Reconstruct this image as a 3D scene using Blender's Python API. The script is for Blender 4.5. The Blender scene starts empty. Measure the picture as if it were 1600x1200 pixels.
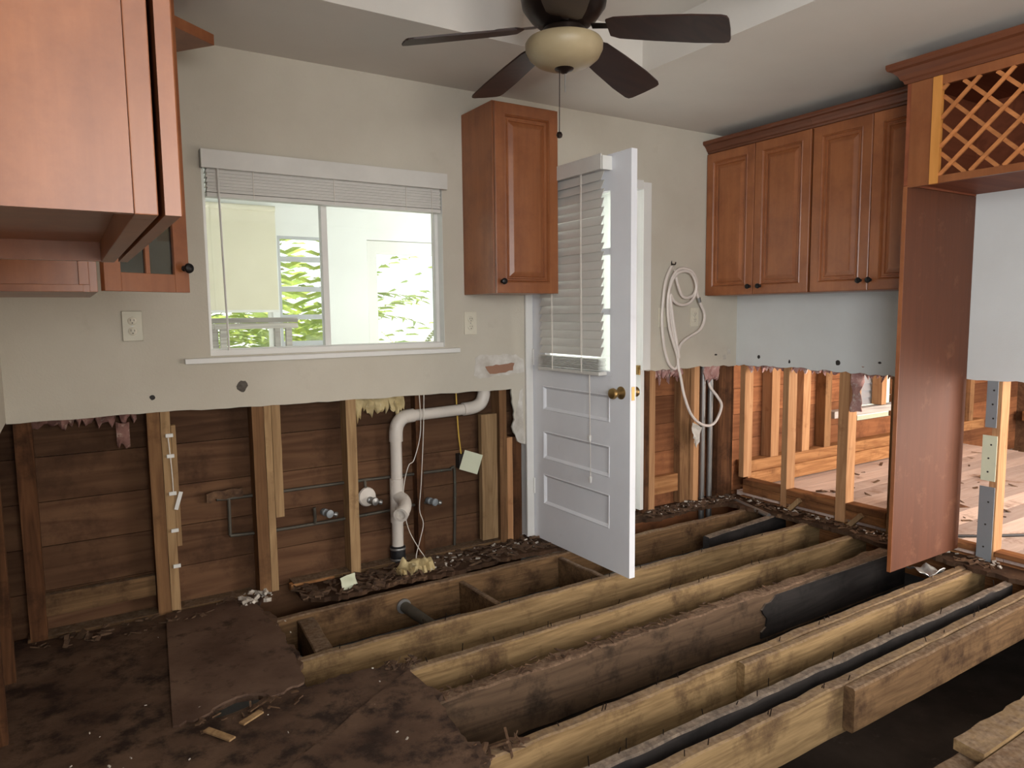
import bpy, bmesh, math, random
from mathutils import Vector, Matrix, noise
random.seed(7)
S = bpy.context.scene
C = S.collection
PI = math.pi
# ------------------------------------------------------------------ camera
cam_d = bpy.data.cameras.new('camera'); cam = bpy.data.objects.new('camera', cam_d); C.objects.link(cam)
S.camera = cam
yaw, pit, rol = math.radians(32.27), math.radians(-5.75), math.radians(-0.65)
fwd = Vector((math.sin(yaw)*math.cos(pit), math.cos(yaw)*math.cos(pit), math.sin(pit)))
right = fwd.cross(Vector((0,0,1))).normalized(); up = right.cross(fwd)
r2 = math.cos(rol)*right + math.sin(rol)*up; u2 = -math.sin(rol)*right + math.cos(rol)*up
cam.matrix_world = Matrix(((r2.x,u2.x,-fwd.x,0),(r2.y,u2.y,-fwd.y,0),(r2.z,u2.z,-fwd.z,1.30),(0,0,0,1)))
cam_d.sensor_fit = 'HORIZONTAL'; cam_d.sensor_width = 36.0; cam_d.lens = 36.0*1105/1600
cam_d.clip_start = 0.02; cam_d.clip_end = 200
# ------------------------------------------------------------------ world, sun, window light, exposure
W = bpy.data.worlds.new('world'); S.world = W; W.use_nodes = True
wn = W.node_tree.nodes; wl = W.node_tree.links
bg = wn['Background']; sky = wn.new('ShaderNodeTexSky'); sky.sky_type = 'HOSEK_WILKIE'
sky.sun_direction = Vector((0.75,-0.35,0.55)).normalized(); sky.turbidity = 4.0; sky.ground_albedo = 0.4
mxw = wn.new('ShaderNodeMix'); mxw.data_type = 'RGBA'; mxw.inputs[0].default_value = 0.55; mxw.inputs[7].default_value = (0.36,0.35,0.33,1); wl.new(sky.outputs['Color'],mxw.inputs[6]); wl.new(mxw.outputs[2], bg.inputs['Color']); bg.inputs['Strength'].default_value = 8.0
def sun(name, d, e, ang, col):
    l = bpy.data.lights.new(name,'SUN'); l.energy = e; l.angle = math.radians(ang); l.color = col
    o = bpy.data.objects.new(name,l); C.objects.link(o); o.rotation_euler = Vector(d).to_track_quat('-Z','Y').to_euler(); o.location = (8,-6,9)
sun('sun', (-0.75,0.35,-0.55), 7.0, 1.0, (1,0.93,0.82))
def area(name, loc, d, sx, sy, e, col):
    l = bpy.data.lights.new(name,'AREA'); l.shape = 'RECTANGLE'; l.size = sx; l.size_y = sy; l.energy = e; l.color = col
    o = bpy.data.objects.new(name,l); C.objects.link(o); o.location = loc; o.rotation_euler = Vector(d).to_track_quat('-Z','Y').to_euler()
    return o
area('rear_window_daylight', (0.66,-2.46,1.6), (0.1,1,0.10), 1.3, 1.25, 54, (1.0,0.97,0.94))
area('left_fill_light', (-0.38,-1.2,1.4), (1,0.0,0.08), 1.7, 1.5, 165, (0.95,0.97,1.0))  # unseen lamp and left wall opening, added to brighten the right-hand side
area('side_room_daylight', (6.1,-1.3,1.05), (0,1,0), 2.6, 1.7, 300, (1.0,0.90,0.82))
area('sunroom_fill_light', (4.75,4.65,1.5), (-1,0,0), 1.6, 1.7, 80, (1.0,1.0,0.98))  # lamp at an unseen east opening, added to brighten the sunroom
vs = S.view_settings
vs.view_transform = 'Standard'; vs.look = 'None'; vs.exposure = 0.0; vs.gamma = 1.0; vs.use_curve_mapping = False

# ------------------------------------------------------------------ materials
def srgb(r,g,b):
    f = lambda c: (c/12.92 if c<=0.04045 else ((c+0.055)/1.055)**2.4)
    return (f(r/255),f(g/255),f(b/255),1)
MATS = {}
def nodes(name):
    m = bpy.data.materials.new(name); m.use_nodes = True; n = m.node_tree.nodes; l = m.node_tree.links
    MATS[name] = m
    return m, n, l, n['Principled BSDF']
def coords(n, l, scale=(1,1,1), rnd=True):
    tc = n.new('ShaderNodeTexCoord'); mp = n.new('ShaderNodeMapping'); mp.inputs['Scale'].default_value = scale
    if rnd:
        oi = n.new('ShaderNodeObjectInfo'); va = n.new('ShaderNodeVectorMath'); va.operation = 'MULTIPLY_ADD'
        cx = n.new('ShaderNodeCombineXYZ')
        for i in range(3): l.new(oi.outputs['Random'], cx.inputs[i])
        l.new(cx.outputs[0], va.inputs[0]); va.inputs[1].default_value = (37,23,51); l.new(tc.outputs['Object'], va.inputs[2])
        l.new(va.outputs[0], mp.inputs['Vector'])
    else: l.new(tc.outputs['Object'], mp.inputs['Vector'])
    return mp.outputs[0]
def noi(n, l, vec, scale, detail=4, rough=0.6, dist=0):
    t = n.new('ShaderNodeTexNoise'); t.inputs['Scale'].default_value = scale; t.inputs['Detail'].default_value = detail
    t.inputs['Roughness'].default_value = rough; t.inputs['Distortion'].default_value = dist; l.new(vec, t.inputs['Vector']); return t.outputs['Fac']
def ramp(n, l, fac, stops):
    r = n.new('ShaderNodeValToRGB'); e = r.color_ramp.elements
    while len(e) < len(stops): e.new(0.5)
    for k,(p,c) in enumerate(stops): e[k].position = p; e[k].color = c if len(c)==4 else (*c,1)
    l.new(fac, r.inputs[0]); return r.outputs[0]
def mix(n, l, fac, a, b, mode='MIX'):
    m = n.new('ShaderNodeMix'); m.data_type = 'RGBA'; m.blend_type = mode
    if isinstance(fac,(int,float)): m.inputs[0].default_value = fac
    else: l.new(fac, m.inputs[0])
    for i,x in ((6,a),(7,b)):
        if isinstance(x, tuple): m.inputs[i].default_value = x
        else: l.new(x, m.inputs[i])
    return m.outputs[2]
def bump(n, l, b, h, strength, dist=0.002):
    bp = n.new('ShaderNodeBump'); bp.inputs['Strength'].default_value = strength; bp.inputs['Distance'].default_value = dist
    l.new(h, bp.inputs['Height']); l.new(bp.outputs[0], b.inputs['Normal'])
def paint(name, c1, c2, rough=0.6, scale=3, fine=160, bs=0.25, dirt=None, dirt_at=(0.6,0.75), metal=0, spec=0.4):
    m,n,l,b = nodes(name); v = coords(n,l)
    col = ramp(n,l,noi(n,l,v,scale,6),[(0.3,c1),(0.7,c2)])
    if dirt:
        f = ramp(n,l,noi(n,l,v,scale*2.3,8,0.7),[(dirt_at[0],(0,0,0)),(dirt_at[1],(1,1,1))]); col = mix(n,l,f,col,dirt)
    l.new(col, b.inputs['Base Color']); b.inputs['Roughness'].default_value = rough; b.inputs['Metallic'].default_value = metal
    b.inputs['Specular IOR Level'].default_value = spec
    if bs: bump(n,l,b,noi(n,l,v,fine,3),bs)
    return m
def wood(name, c1, c2, axis='X', rough=0.75, freq=14, dirt=None, dirt_amt=(0.55,0.72), grain=0.5, spec=0.25, top_dirt=None, island=False, bs=0.4):
    m,n,l,b = nodes(name)
    sc = {'X':(0.07,1,1),'Y':(1,0.07,1),'Z':(1,1,0.07)}[axis]
    v = coords(n,l,sc); v1 = coords(n,l)
    fibre = noi(n,l,v,freq*8,5,0.65); rings = noi(n,l,v,freq,2,0.5,1.2)
    wv = n.new('ShaderNodeMath'); wv.operation = 'MULTIPLY'; l.new(rings,wv.inputs[0]); wv.inputs[1].default_value = 9
    fr = n.new('ShaderNodeMath'); fr.operation = 'PINGPONG'; l.new(wv.outputs[0],fr.inputs[0]); fr.inputs[1].default_value = 1
    mx = n.new('ShaderNodeMix'); mx.data_type = 'FLOAT'; mx.inputs[0].default_value = grain; l.new(fibre,mx.inputs[2]); l.new(fr.outputs[0],mx.inputs[3])
    col = ramp(n,l,mx.outputs[0],[(0.15,c1),(0.8,c2)])
    if island:
        g = n.new('ShaderNodeNewGeometry'); h = ramp(n,l,g.outputs['Random Per Island'],[(0,(0.62,0.6,0.6)),(1,(1.25,1.2,1.15))]); col = mix(n,l,1.0,col,h,'MULTIPLY')
    else:
        oi = n.new('ShaderNodeObjectInfo'); h = ramp(n,l,oi.outputs['Random'],[(0,(0.82,0.82,0.82)),(1,(1.1,1.08,1.05))]); col = mix(n,l,1.0,col,h,'MULTIPLY')
    if dirt:
        f = ramp(n,l,noi(n,l,v1,4.5,8,0.7),[(dirt_amt[0],(0,0,0)),(dirt_amt[1],(1,1,1))]); col = mix(n,l,f,col,dirt)
    if top_dirt:
        g = n.new('ShaderNodeNewGeometry'); sx = n.new('ShaderNodeSeparateXYZ'); l.new(g.outputs['Normal'],sx.inputs[0])
        f = ramp(n,l,sx.outputs[2],[(0.5,(0,0,0)),(0.8,(1,1,1))]); f2 = ramp(n,l,noi(n,l,v1,22,8,0.75),[(0.35,(0.25,0.25,0.25)),(0.65,(1,1,1))])
        f3 = mix(n,l,1.0,f,f2,'MULTIPLY'); dd = ramp(n,l,noi(n,l,v1,60,4),[(0.3,top_dirt[0]),(0.7,top_dirt[1])]); col = mix(n,l,f3,col,dd)
    l.new(col,b.inputs['Base Color']); b.inputs['Roughness'].default_value = rough; b.inputs['Specular IOR Level'].default_value = spec
    if bs: bump(n,l,b,mx.outputs[0],bs,0.0015)
    return m
def plain(name, c, rough=0.5, metal=0, spec=0.5):
    return paint(name, c, tuple(min(1,x*1.12) for x in c[:3])+(1,), rough, 8, 90, 0.08, None, (0,1), metal, spec)
def glass(name, tint=(0.97,0.99,0.98,1), gl=0.06):
    m,n,l,b = nodes(name); n.remove(b); out = n['Material Output']
    t = n.new('ShaderNodeBsdfTransparent'); t.inputs[0].default_value = tint; g = n.new('ShaderNodeBsdfGlossy'); g.inputs['Roughness'].default_value = 0.02
    lz = n.new('ShaderNodeLayerWeight'); lz.inputs[0].default_value = 0.5; pw = n.new('ShaderNodeMath'); pw.operation = 'POWER'; l.new(lz.outputs['Facing'],pw.inputs[0]); pw.inputs[1].default_value = 5
    lw = n.new('ShaderNodeMath'); lw.operation = 'MULTIPLY_ADD'; l.new(pw.outputs[0],lw.inputs[0]); lw.inputs[1].default_value = 0.9; lw.inputs[2].default_value = 0.02
    nz = noi(n,l,coords(n,l),9,5); hz = n.new('ShaderNodeMath'); hz.operation = 'MULTIPLY_ADD'; l.new(nz,hz.inputs[0]); hz.inputs[1].default_value = gl; l.new(lw.outputs[0],hz.inputs[2])
    mx = n.new('ShaderNodeMixShader'); l.new(hz.outputs[0],mx.inputs[0]); l.new(t.outputs[0],mx.inputs[1]); l.new(g.outputs[0],mx.inputs[2]); l.new(mx.outputs[0],out.inputs['Surface']); return m

WALL = paint('wall_paint', srgb(194,187,172), srgb(204,198,184), 0.85, 2.2, 120, 0.35, srgb(192,185,170), (0.58,0.75), spec=0.2)
WALLR = paint('wall_paint_cool', srgb(204,206,204), srgb(212,215,214), 0.85, 2.2, 120, 0.3, spec=0.2)
CEIL = paint('ceiling_paint', srgb(214,209,201), srgb(222,217,209), 0.9, 1.5, 200, 0.25, spec=0.15)
GYP = paint('torn_gypsum', srgb(225,222,215), srgb(180,172,160), 0.95, 9, 60, 0.6)
WHITE = paint('white_trim_paint', srgb(222,221,216), srgb(232,231,227), 0.45, 2, 60, 0.06)
DOORW = paint('white_door_paint', srgb(226,228,233), srgb(236,238,243), 0.4, 2, 40, 0.08, srgb(206,205,208), (0.64,0.82))
SUNW = paint('sunroom_paint', srgb(228,229,226), srgb(234,235,232), 0.8, 2, 60, 0.05)
BLIND = paint('blind_slat_vinyl', srgb(206,204,198), srgb(218,216,210), 0.45, 5, 60, 0.05)
SHADE = paint('shade_fabric', srgb(220,214,190), srgb(226,220,198), 0.9, 4, 300, 0.15)
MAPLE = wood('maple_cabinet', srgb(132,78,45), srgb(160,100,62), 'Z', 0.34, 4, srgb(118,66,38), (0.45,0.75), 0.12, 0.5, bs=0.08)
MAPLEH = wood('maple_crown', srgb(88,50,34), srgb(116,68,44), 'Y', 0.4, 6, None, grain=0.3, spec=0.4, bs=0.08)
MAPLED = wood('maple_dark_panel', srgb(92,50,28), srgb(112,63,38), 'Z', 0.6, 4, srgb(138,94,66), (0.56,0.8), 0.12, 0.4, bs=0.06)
MAPLEY = wood('maple_bare_edge', srgb(190,128,62), srgb(206,142,74), 'Z', 0.5, 8, bs=0.05)
CABIN = wood('cabinet_interior', srgb(128,70,46), srgb(150,86,58), 'X', 0.6, 5, bs=0.05)
LATT = wood('lattice_wood', srgb(168,106,62), srgb(192,126,76), 'Y', 0.5, 10, bs=0.05)
DIRT2 = (srgb(92,74,60), srgb(146,126,106))
JST = wood('joist_lumber', srgb(102,80,54), srgb(168,140,100), 'X', 0.85, 12, srgb(84,64,46), (0.5,0.68), 0.26, 0.15, DIRT2)
JSTD = wood('joist_lumber_brown', srgb(80,60,42), srgb(132,104,74), 'X', 0.9, 12, srgb(62,45,33), (0.48,0.66), 0.26, 0.1, DIRT2)
ROT = paint('rotten_timber', srgb(88,66,50), srgb(54,40,31), 0.95, 7, 46, 1.0, srgb(120,94,72), (0.58,0.7), spec=0.1)
BLKW = wood('blackened_timber', srgb(34,31,31), srgb(52,48,46), 'X', 0.85, 10, srgb(22,20,20), (0.5,0.7), 0.3, 0.2, (srgb(120,104,90), srgb(162,144,126)))
ROTTOP = wood('charred_joist', srgb(70,56,45), srgb(108,88,70), 'X', 0.95, 9, srgb(46,38,32), (0.5,0.68), 0.3, 0.1, (srgb(92,72,58), srgb(150,124,102)), bs=1.0)
STUD = wood('stud_lumber', srgb(104,74,50), srgb(148,112,78), 'Z', 0.85, 12, srgb(84,58,40), (0.55,0.75), 0.4, 0.15)
STUDL = wood('stud_lumber_pale', srgb(134,106,76), srgb(176,146,108), 'Z', 0.85, 12, srgb(108,82,58), (0.58,0.75), 0.4, 0.15)
STUDO = wood('stud_lumber_orange', srgb(160,116,80), srgb(194,150,110), 'Z', 0.85, 11, srgb(126,82,56), (0.6,0.78), 0.4, 0.15)
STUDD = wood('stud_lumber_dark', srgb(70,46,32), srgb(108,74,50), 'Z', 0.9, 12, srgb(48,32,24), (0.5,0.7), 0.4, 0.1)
PLATE = wood('plate_lumber', srgb(132,88,56), srgb(182,134,90), 'X', 0.88, 12, srgb(100,66,42), (0.55,0.75), 0.4, 0.12)
PLATEY = wood('plate_lumber_side', srgb(104,66,42), srgb(150,104,66), 'Y', 0.88, 12, srgb(72,46,32), (0.5,0.72), 0.4, 0.12)
SHEATH = wood('sheathing_boards', srgb(76,54,40), srgb(104,78,58), 'X', 0.88, 7, srgb(60,42,32), (0.5,0.75), 0.4, 0.12, island=True)
SHEATHR = wood('sheathing_boards_warm_lit', srgb(118,76,50), srgb(148,100,68), 'X', 0.88, 7, srgb(94,58,40), (0.5,0.75), 0.4, 0.12, island=True)  # lighter copy of the boards; the side room's warm light is in its colour
SUBFL = paint('damp_subfloor', srgb(62,43,33), srgb(112,88,70), 0.72, 4.0, 30, 1.0, srgb(46,32,25), (0.47,0.62), spec=0.3)
PLY = paint('warped_plywood', srgb(76,54,43), srgb(116,92,76), 0.7, 3.6, 28, 0.9, srgb(54,38,30), (0.54,0.66), spec=0.35)
PLANK = wood('dusty_planks', srgb(186,164,152), srgb(216,198,188), 'X', 0.9, 8, srgb(150,122,106), (0.56,0.7), 0.2, 0.1, island=True)
SOIL = paint('crawl_soil', srgb(58,50,44), srgb(38,32,28), 1.0, 3, 14, 1.0, srgb(84,74,66), (0.62,0.75), spec=0.05)
CHIP = paint('splinters', srgb(118,90,66), srgb(66,46,34), 0.95, 30, 60, 0.4)
CHIPD = paint('dark_splinters', srgb(104,80,60), srgb(64,47,36), 0.95, 30, 60, 0.4)
CHIPW = paint('plaster_crumbs', srgb(214,208,198), srgb(150,136,122), 0.95, 40, 60, 0.4)
PINK = paint('pink_fibreglass', srgb(204,164,156), srgb(160,116,110), 1.0, 14, 90, 1.0, srgb(222,206,196), (0.52,0.64), spec=0.05)
PINKD = paint('dingy_fibreglass', srgb(150,112,104), srgb(104,78,70), 1.0, 14, 90, 1.0, srgb(168,146,134), (0.55,0.66), spec=0.05)
YEL = paint('yellow_fibreglass', srgb(204,188,146), srgb(178,158,114), 1.0, 14, 90, 1.0, srgb(216,206,176), (0.6,0.7), spec=0.05)
FANB = wood('fan_blade_walnut', srgb(44,28,24), srgb(58,38,32), 'X', 0.5, 8, spec=0.35, bs=0.05)
BRZ = plain('oil_rubbed_bronze', srgb(44,34,30), 0.38, 0.7)
BLK = plain('black_knob_metal', srgb(32,30,30), 0.35, 0.6)
BOWL = paint('alabaster_glass', srgb(176,160,128), srgb(160,144,112), 0.42, 6, 40, 0.05)
PVC = paint('white_drain_pipe', srgb(206,198,188), srgb(218,211,202), 0.4, 6, 60, 0.08, srgb(176,160,146), (0.6,0.75))
RUB = plain('black_rubber', srgb(26,26,28), 0.5)
STEEL = plain('galvanised_steel', srgb(150,150,148), 0.42, 0.8)
GREYM = plain('grey_plate_metal', srgb(138,144,148), 0.55, 0.3)
PALEP = plain('pale_green_plate', srgb(204,208,182), 0.6)
COP = paint('weathered_copper_pipe', srgb(78,74,66), srgb(98,92,82), 0.6, 12, 60, 0.3, srgb(96,140,124), (0.62,0.7), 0.4)
BRASS = plain('aged_brass', srgb(150,124,80), 0.42, 0.9)
ALM = plain('almond_plastic', srgb(208,202,184), 0.4)
DKS = plain('dark_slot', srgb(40,36,32), 0.7)
HOSE = plain('white_vinyl_hose', srgb(216,206,198), 0.35)
CORD = plain('white_cord', srgb(222,216,206), 0.7)
YELC = plain('yellow_cable_sheath', srgb(206,168,70), 0.5)
BLKC = plain('black_cable_sheath', srgb(24,22,22), 0.5)
GLS = glass('window_glass'); GLSD = glass('smoked_glass', (0.42,0.42,0.38,1), 0.05)
ALU = plain('grey_aluminium', srgb(178,180,184), 0.4, 0.5)
LEAF = paint('palm_leaf', srgb(120,150,50), srgb(190,200,80), 0.55, 6, 60, 0.05)
LEAFD = paint('shrub_leaf', srgb(70,110,40), srgb(150,140,50), 0.55, 6, 60, 0.05)
GRASS = paint('lawn', srgb(190,188,160), srgb(206,202,170), 0.95, 3, 30, 0.4)
GREYW = wood('weathered_grey_wood', srgb(150,144,140), srgb(190,184,178), 'X', 0.9, 9)
CONC = paint('broken_concrete', srgb(170,158,144), srgb(130,116,104), 0.95, 8, 40, 0.8)

# ------------------------------------------------------------------ mesh helpers
class M:
    def __init__(s): s.bm = bmesh.new()
    def add(s, vs, fs):
        v = [s.bm.verts.new(p) for p in vs]
        for f in fs:
            try: s.bm.faces.new([v[i] for i in f])
            except ValueError: pass
        return s
    def box(s, x0,x1,y0,y1,z0,z1, bev=0.0, mtx=None):
        t = bmesh.new(); bmesh.ops.create_cube(t, size=1)
        for v in t.verts: v.co = Vector(((x0+x1)/2+v.co.x*(x1-x0),(y0+y1)/2+v.co.y*(y1-y0),(z0+z1)/2+v.co.z*(z1-z0)))
        if bev: bmesh.ops.bevel(t, geom=t.edges[:], offset=bev, segments=2, affect='EDGES', profile=0.6)
        if mtx: bmesh.ops.transform(t, matrix=mtx, verts=t.verts[:])
        return s.merge(t)
    def merge(s, t):
        me = bpy.data.meshes.new('t'); t.to_mesh(me); t.free(); s.bm.from_mesh(me); bpy.data.meshes.remove(me); return s
    def prism(s, poly, axis, a, b):
        n = len(poly)
        def P(p,c): return {'X':(c,p[0],p[1]),'Y':(p[0],c,p[1]),'Z':(p[0],p[1],c)}[axis]
        return s.add([P(p,a) for p in poly]+[P(p,b) for p in poly], [list(range(n))[::-1], list(range(n,2*n))]+[[i,(i+1)%n,n+(i+1)%n,n+i] for i in range(n)])
    def tube(s, pts, r, seg=10, smooth=4, cap=True):
        pts = [Vector(p) for p in pts]
        if smooth>1 and len(pts)>2:
            q = []
            for i in range(len(pts)-1):
                p0,p1,p2,p3 = pts[max(i-1,0)],pts[i],pts[i+1],pts[min(i+2,len(pts)-1)]
                for k in range(smooth):
                    t = k/smooth; q.append(0.5*((2*p1)+(p2-p0)*t+(2*p0-5*p1+4*p2-p3)*t*t+(3*p1-p0-3*p2+p3)*t**3))
            q.append(pts[-1]); pts = q
        n = len(pts); vs = []; d = (pts[1]-pts[0]).normalized(); a = d.orthogonal().normalized()
        for i,p in enumerate(pts):
            d = (pts[min(i+1,n-1)]-pts[max(i-1,0)]).normalized(); a = (a-d*a.dot(d)).normalized(); b = d.cross(a)
            rr = r(i/(n-1)) if callable(r) else r
            vs += [p+(a*math.cos(2*PI*k/seg)+b*math.sin(2*PI*k/seg))*rr for k in range(seg)]
        fs = [[i*seg+k,i*seg+(k+1)%seg,(i+1)*seg+(k+1)%seg,(i+1)*seg+k] for i in range(n-1) for k in range(seg)]
        if cap: fs += [list(range(seg))[::-1], list(range((n-1)*seg,n*seg))]
        return s.add(vs,fs)
    def lathe(s, prof, c, d=(0,0,1), seg=28):
        d = Vector(d).normalized(); a = d.orthogonal().normalized(); b = d.cross(a); c = Vector(c); vs = []
        for r,h in prof: vs += [c+d*h+(a*math.cos(2*PI*k/seg)+b*math.sin(2*PI*k/seg))*max(r,1e-4) for k in range(seg)]
        n = len(prof)
        return s.add(vs,[[i*seg+k,i*seg+(k+1)%seg,(i+1)*seg+(k+1)%seg,(i+1)*seg+k] for i in range(n-1) for k in range(seg)]+[list(range(seg))[::-1],list(range((n-1)*seg,n*seg))])
    def panel(s, o, u, v, n, w, h, prof, close=True):
        # nested rectangles: prof = [(inset, depth)], first ring outermost
        o,u,v,n = map(Vector,(o,u,v,n)); vs = []
        for ins,dep in prof:
            for (a,b) in ((ins,ins),(w-ins,ins),(w-ins,h-ins),(ins,h-ins)): vs.append(o+u*a+v*b+n*dep)
        k = len(prof); fs = [[i*4+j,i*4+(j+1)%4,(i+1)*4+(j+1)%4,(i+1)*4+j] for i in range(k-1) for j in range(4)]+[[(k-1)*4+j for j in range(4)]]
        if close: fs.append([3,2,1,0])
        return s.add(vs,fs)
    def beam(s, p0, p1, w, h, wear=0.004, seg=28, bev=0.006, side=None, seed=0):
        # worn lumber: p0,p1 = centre of the top face ends
        p0,p1 = Vector(p0),Vector(p1); d = (p1-p0); L = d.length; d.normalize(); sd = d.cross(Vector((0,0,1))).normalized(); upv = sd.cross(d)
        prof = []
        for (a,b) in ((-w/2+bev,0),(-w/6,0),(w/6,0),(w/2-bev,0),(w/2,-bev),(w/2,-h*0.33),(w/2,-h*0.66),(w/2,-h+bev),(w/2-bev,-h),(-w/2+bev,-h),(-w/2,-h+bev),(-w/2,-h*0.5),(-w/2,-bev)): prof.append((a,b))
        vs = []; n = len(prof)
        for i in range(seg+1):
            c = p0+d*(L*i/seg)
            for (a,b) in prof:
                q = c+sd*a+upv*b; nz = noise.noise_vector(q*9+Vector((seed*7.3,0,0))); edge = 1.6 if b>-0.02 else 0.7
                q = q+sd*nz.x*wear*edge*0.6+upv*(nz.y-0.3 if b>-0.02 else nz.y)*wear*edge; vs.append(q)
        return s.add(vs,[[i*n+k,i*n+(k+1)%n,(i+1)*n+(k+1)%n,(i+1)*n+k][::-1] for i in range(seg) for k in range(n)]+[list(range(n)),list(range(seg*n,seg*n+n))[::-1]])
    def rag(s, o, u, v, w, h, nu=16, nv=8, amp=0.02, th=0.012, seed=0, ragged=0.5):
        # crumpled sheet with ragged lower edge; v points down; has thickness
        o,u,v = Vector(o),Vector(u).normalized(),Vector(v).normalized(); n = u.cross(v); vs = []
        for side in (0,1):
            for i in range(nu+1):
                ln = h*max(0.15,1-ragged*(0.5+0.9*noise.noise(Vector((i*0.55+seed*3.1,seed,0)))+0.3*noise.noise(Vector((i*1.7+seed*3.1,seed,4)))))
                for j in range(nv+1):
                    p = o+u*(w*i/nu)+v*(ln*j/nv); q = p*16+Vector((seed*5,0,0)); p = p+n*(amp*noise.noise(q)*1.8+amp*0.5*noise.noise(q*2.7))+v*(0.01*noise.noise(q*2))
                    t = th*(0.5+0.6*abs(noise.noise(q*1.7)))*(1.0 if 0<i<nu and j<nv else 0.25); vs.append(p+n*(t if side else -t))
        N = (nu+1)*(nv+1); f = []
        idx = lambda i,j: i*(nv+1)+j
        for i in range(nu):
            for j in range(nv):
                a = [idx(i,j),idx(i+1,j),idx(i+1,j+1),idx(i,j+1)]; f.append(a[::-1]); f.append([x+N for x in a])
        bd = [idx(i,0) for i in range(nu)]+[idx(nu,j) for j in range(nv)]+[idx(i,nv) for i in range(nu,0,-1)]+[idx(0,j) for j in range(nv,0,-1)]
        for k in range(len(bd)): a,b = bd[k],bd[(k+1)%len(bd)]; f.append([a,b,b+N,a+N])
        return s.add(vs,f)
    def chips(s, n, fn, lo, hi, flat=0.25, tilt=0.5, nb=(0.15,0.6)):
        for _ in range(n):
            p = fn(); a = random.uniform(lo,hi); b = a*random.uniform(*nb); c = min(a,b)*flat+0.0008
            m = Matrix.Translation(p)@Matrix.Rotation(random.uniform(0,2*PI),4,'Z')@Matrix.Rotation(random.gauss(0,tilt*0.5),4,'X')@Matrix.Rotation(random.gauss(0,tilt*0.5),4,'Y')
            k = random.uniform(0.3,1)
            vs = [(-a,-b,-c),(a,-b*k,-c),(a*k,b,-c),(-a,b*k,-c),(-a,-b,c),(a,-b*k,c),(a*k,b,c),(-a,b*k,c)]
            s.add([m@Vector(x) for x in vs],[(0,3,2,1),(4,5,6,7),(0,1,5,4),(1,2,6,5),(2,3,7,6),(3,0,4,7)])
        return s
    def build(s, name, mat, parent=None, smooth=False, base=None):
        bm = s.bm; bmesh.ops.recalc_face_normals(bm, faces=bm.faces[:])
        xs = [v.co for v in bm.verts]
        lo = Vector((min(p.x for p in xs),min(p.y for p in xs),min(p.z for p in xs))); hi = Vector((max(p.x for p in xs),max(p.y for p in xs),max(p.z for p in xs)))
        c = Vector(((lo.x+hi.x)/2,(lo.y+hi.y)/2,lo.z)) if base is None else Vector(base)
        for v in bm.verts: v.co -= c
        me = bpy.data.meshes.new(name); bm.to_mesh(me); bm.free(); me.materials.append(mat)
        if smooth:
            for p in me.polygons: p.use_smooth = True
            try: me.set_sharp_from_angle(angle=math.radians(40))
            except Exception: pass
        o = bpy.data.objects.new(name, me); C.objects.link(o)
        ORG[o.name] = c.copy()
        if parent: o.parent = parent; o.location = c-ORG[parent.name]
        else: o.location = c
        return o
ORG = {}
def tag(o, label, cat, group=None, kind=None):
    o['label'] = label
    if cat: o['category'] = cat
    if group: o['group'] = group
    if kind: o['kind'] = kind
    return o
def thing(name, loc, label, cat, group=None):
    o = bpy.data.objects.new(name, None); C.objects.link(o); o.location = loc; o.empty_display_size = 0.05; ORG[o.name] = Vector(loc); return tag(o,label,cat,group)
def struct(o): o['kind'] = 'structure'; return o
def jag(pts, step=0.03, amp=0.008, closed=False):
    out = []; n = len(pts)
    for i in range(n if closed else n-1):
        a,b = Vector(pts[i]),Vector(pts[(i+1)%n]); L = (b-a).length; k = max(1,int(L/step)); d = (b-a).normalized(); nr = Vector((-d.y,d.x))
        for j in range(k):
            p = a+(b-a)*(j/k)
            if j: p = p+nr*random.uniform(-amp,amp)+d*random.uniform(-step*0.25,step*0.25)
            out.append((p.x,p.y))
    if not closed: out.append(tuple(pts[-1]))
    return out
YB, YF, YS, XR = 3.331, 3.343, 3.432, 3.955     # drywall face, stud face, sheathing face, right wall face
def wall_holes(m, axis, a, b, u0,u1,v0,v1, holes):
    # slab with rectangular holes cut as a grid of boxes; holes = [(u0,u1,v0,v1)]
    us = sorted({u0,u1}|{h[0] for h in holes}|{h[1] for h in holes}); vv = sorted({v0,v1}|{h[2] for h in holes}|{h[3] for h in holes})
    for i in range(len(us)-1):
        for j in range(len(vv)-1):
            cu,cv = (us[i]+us[i+1])/2,(vv[j]+vv[j+1])/2
            if any(h[0]<cu<h[1] and h[2]<cv<h[3] for h in holes): continue
            if axis=='Y': m.box(us[i],us[i+1],a,b,vv[j],vv[j+1])
            elif axis=='X': m.box(a,b,us[i],us[i+1],vv[j],vv[j+1])
            else: m.box(us[i],us[i+1],vv[j],vv[j+1],a,b)
    bmesh.ops.remove_doubles(m.bm, verts=m.bm.verts[:], dist=1e-5)
    return m
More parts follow.
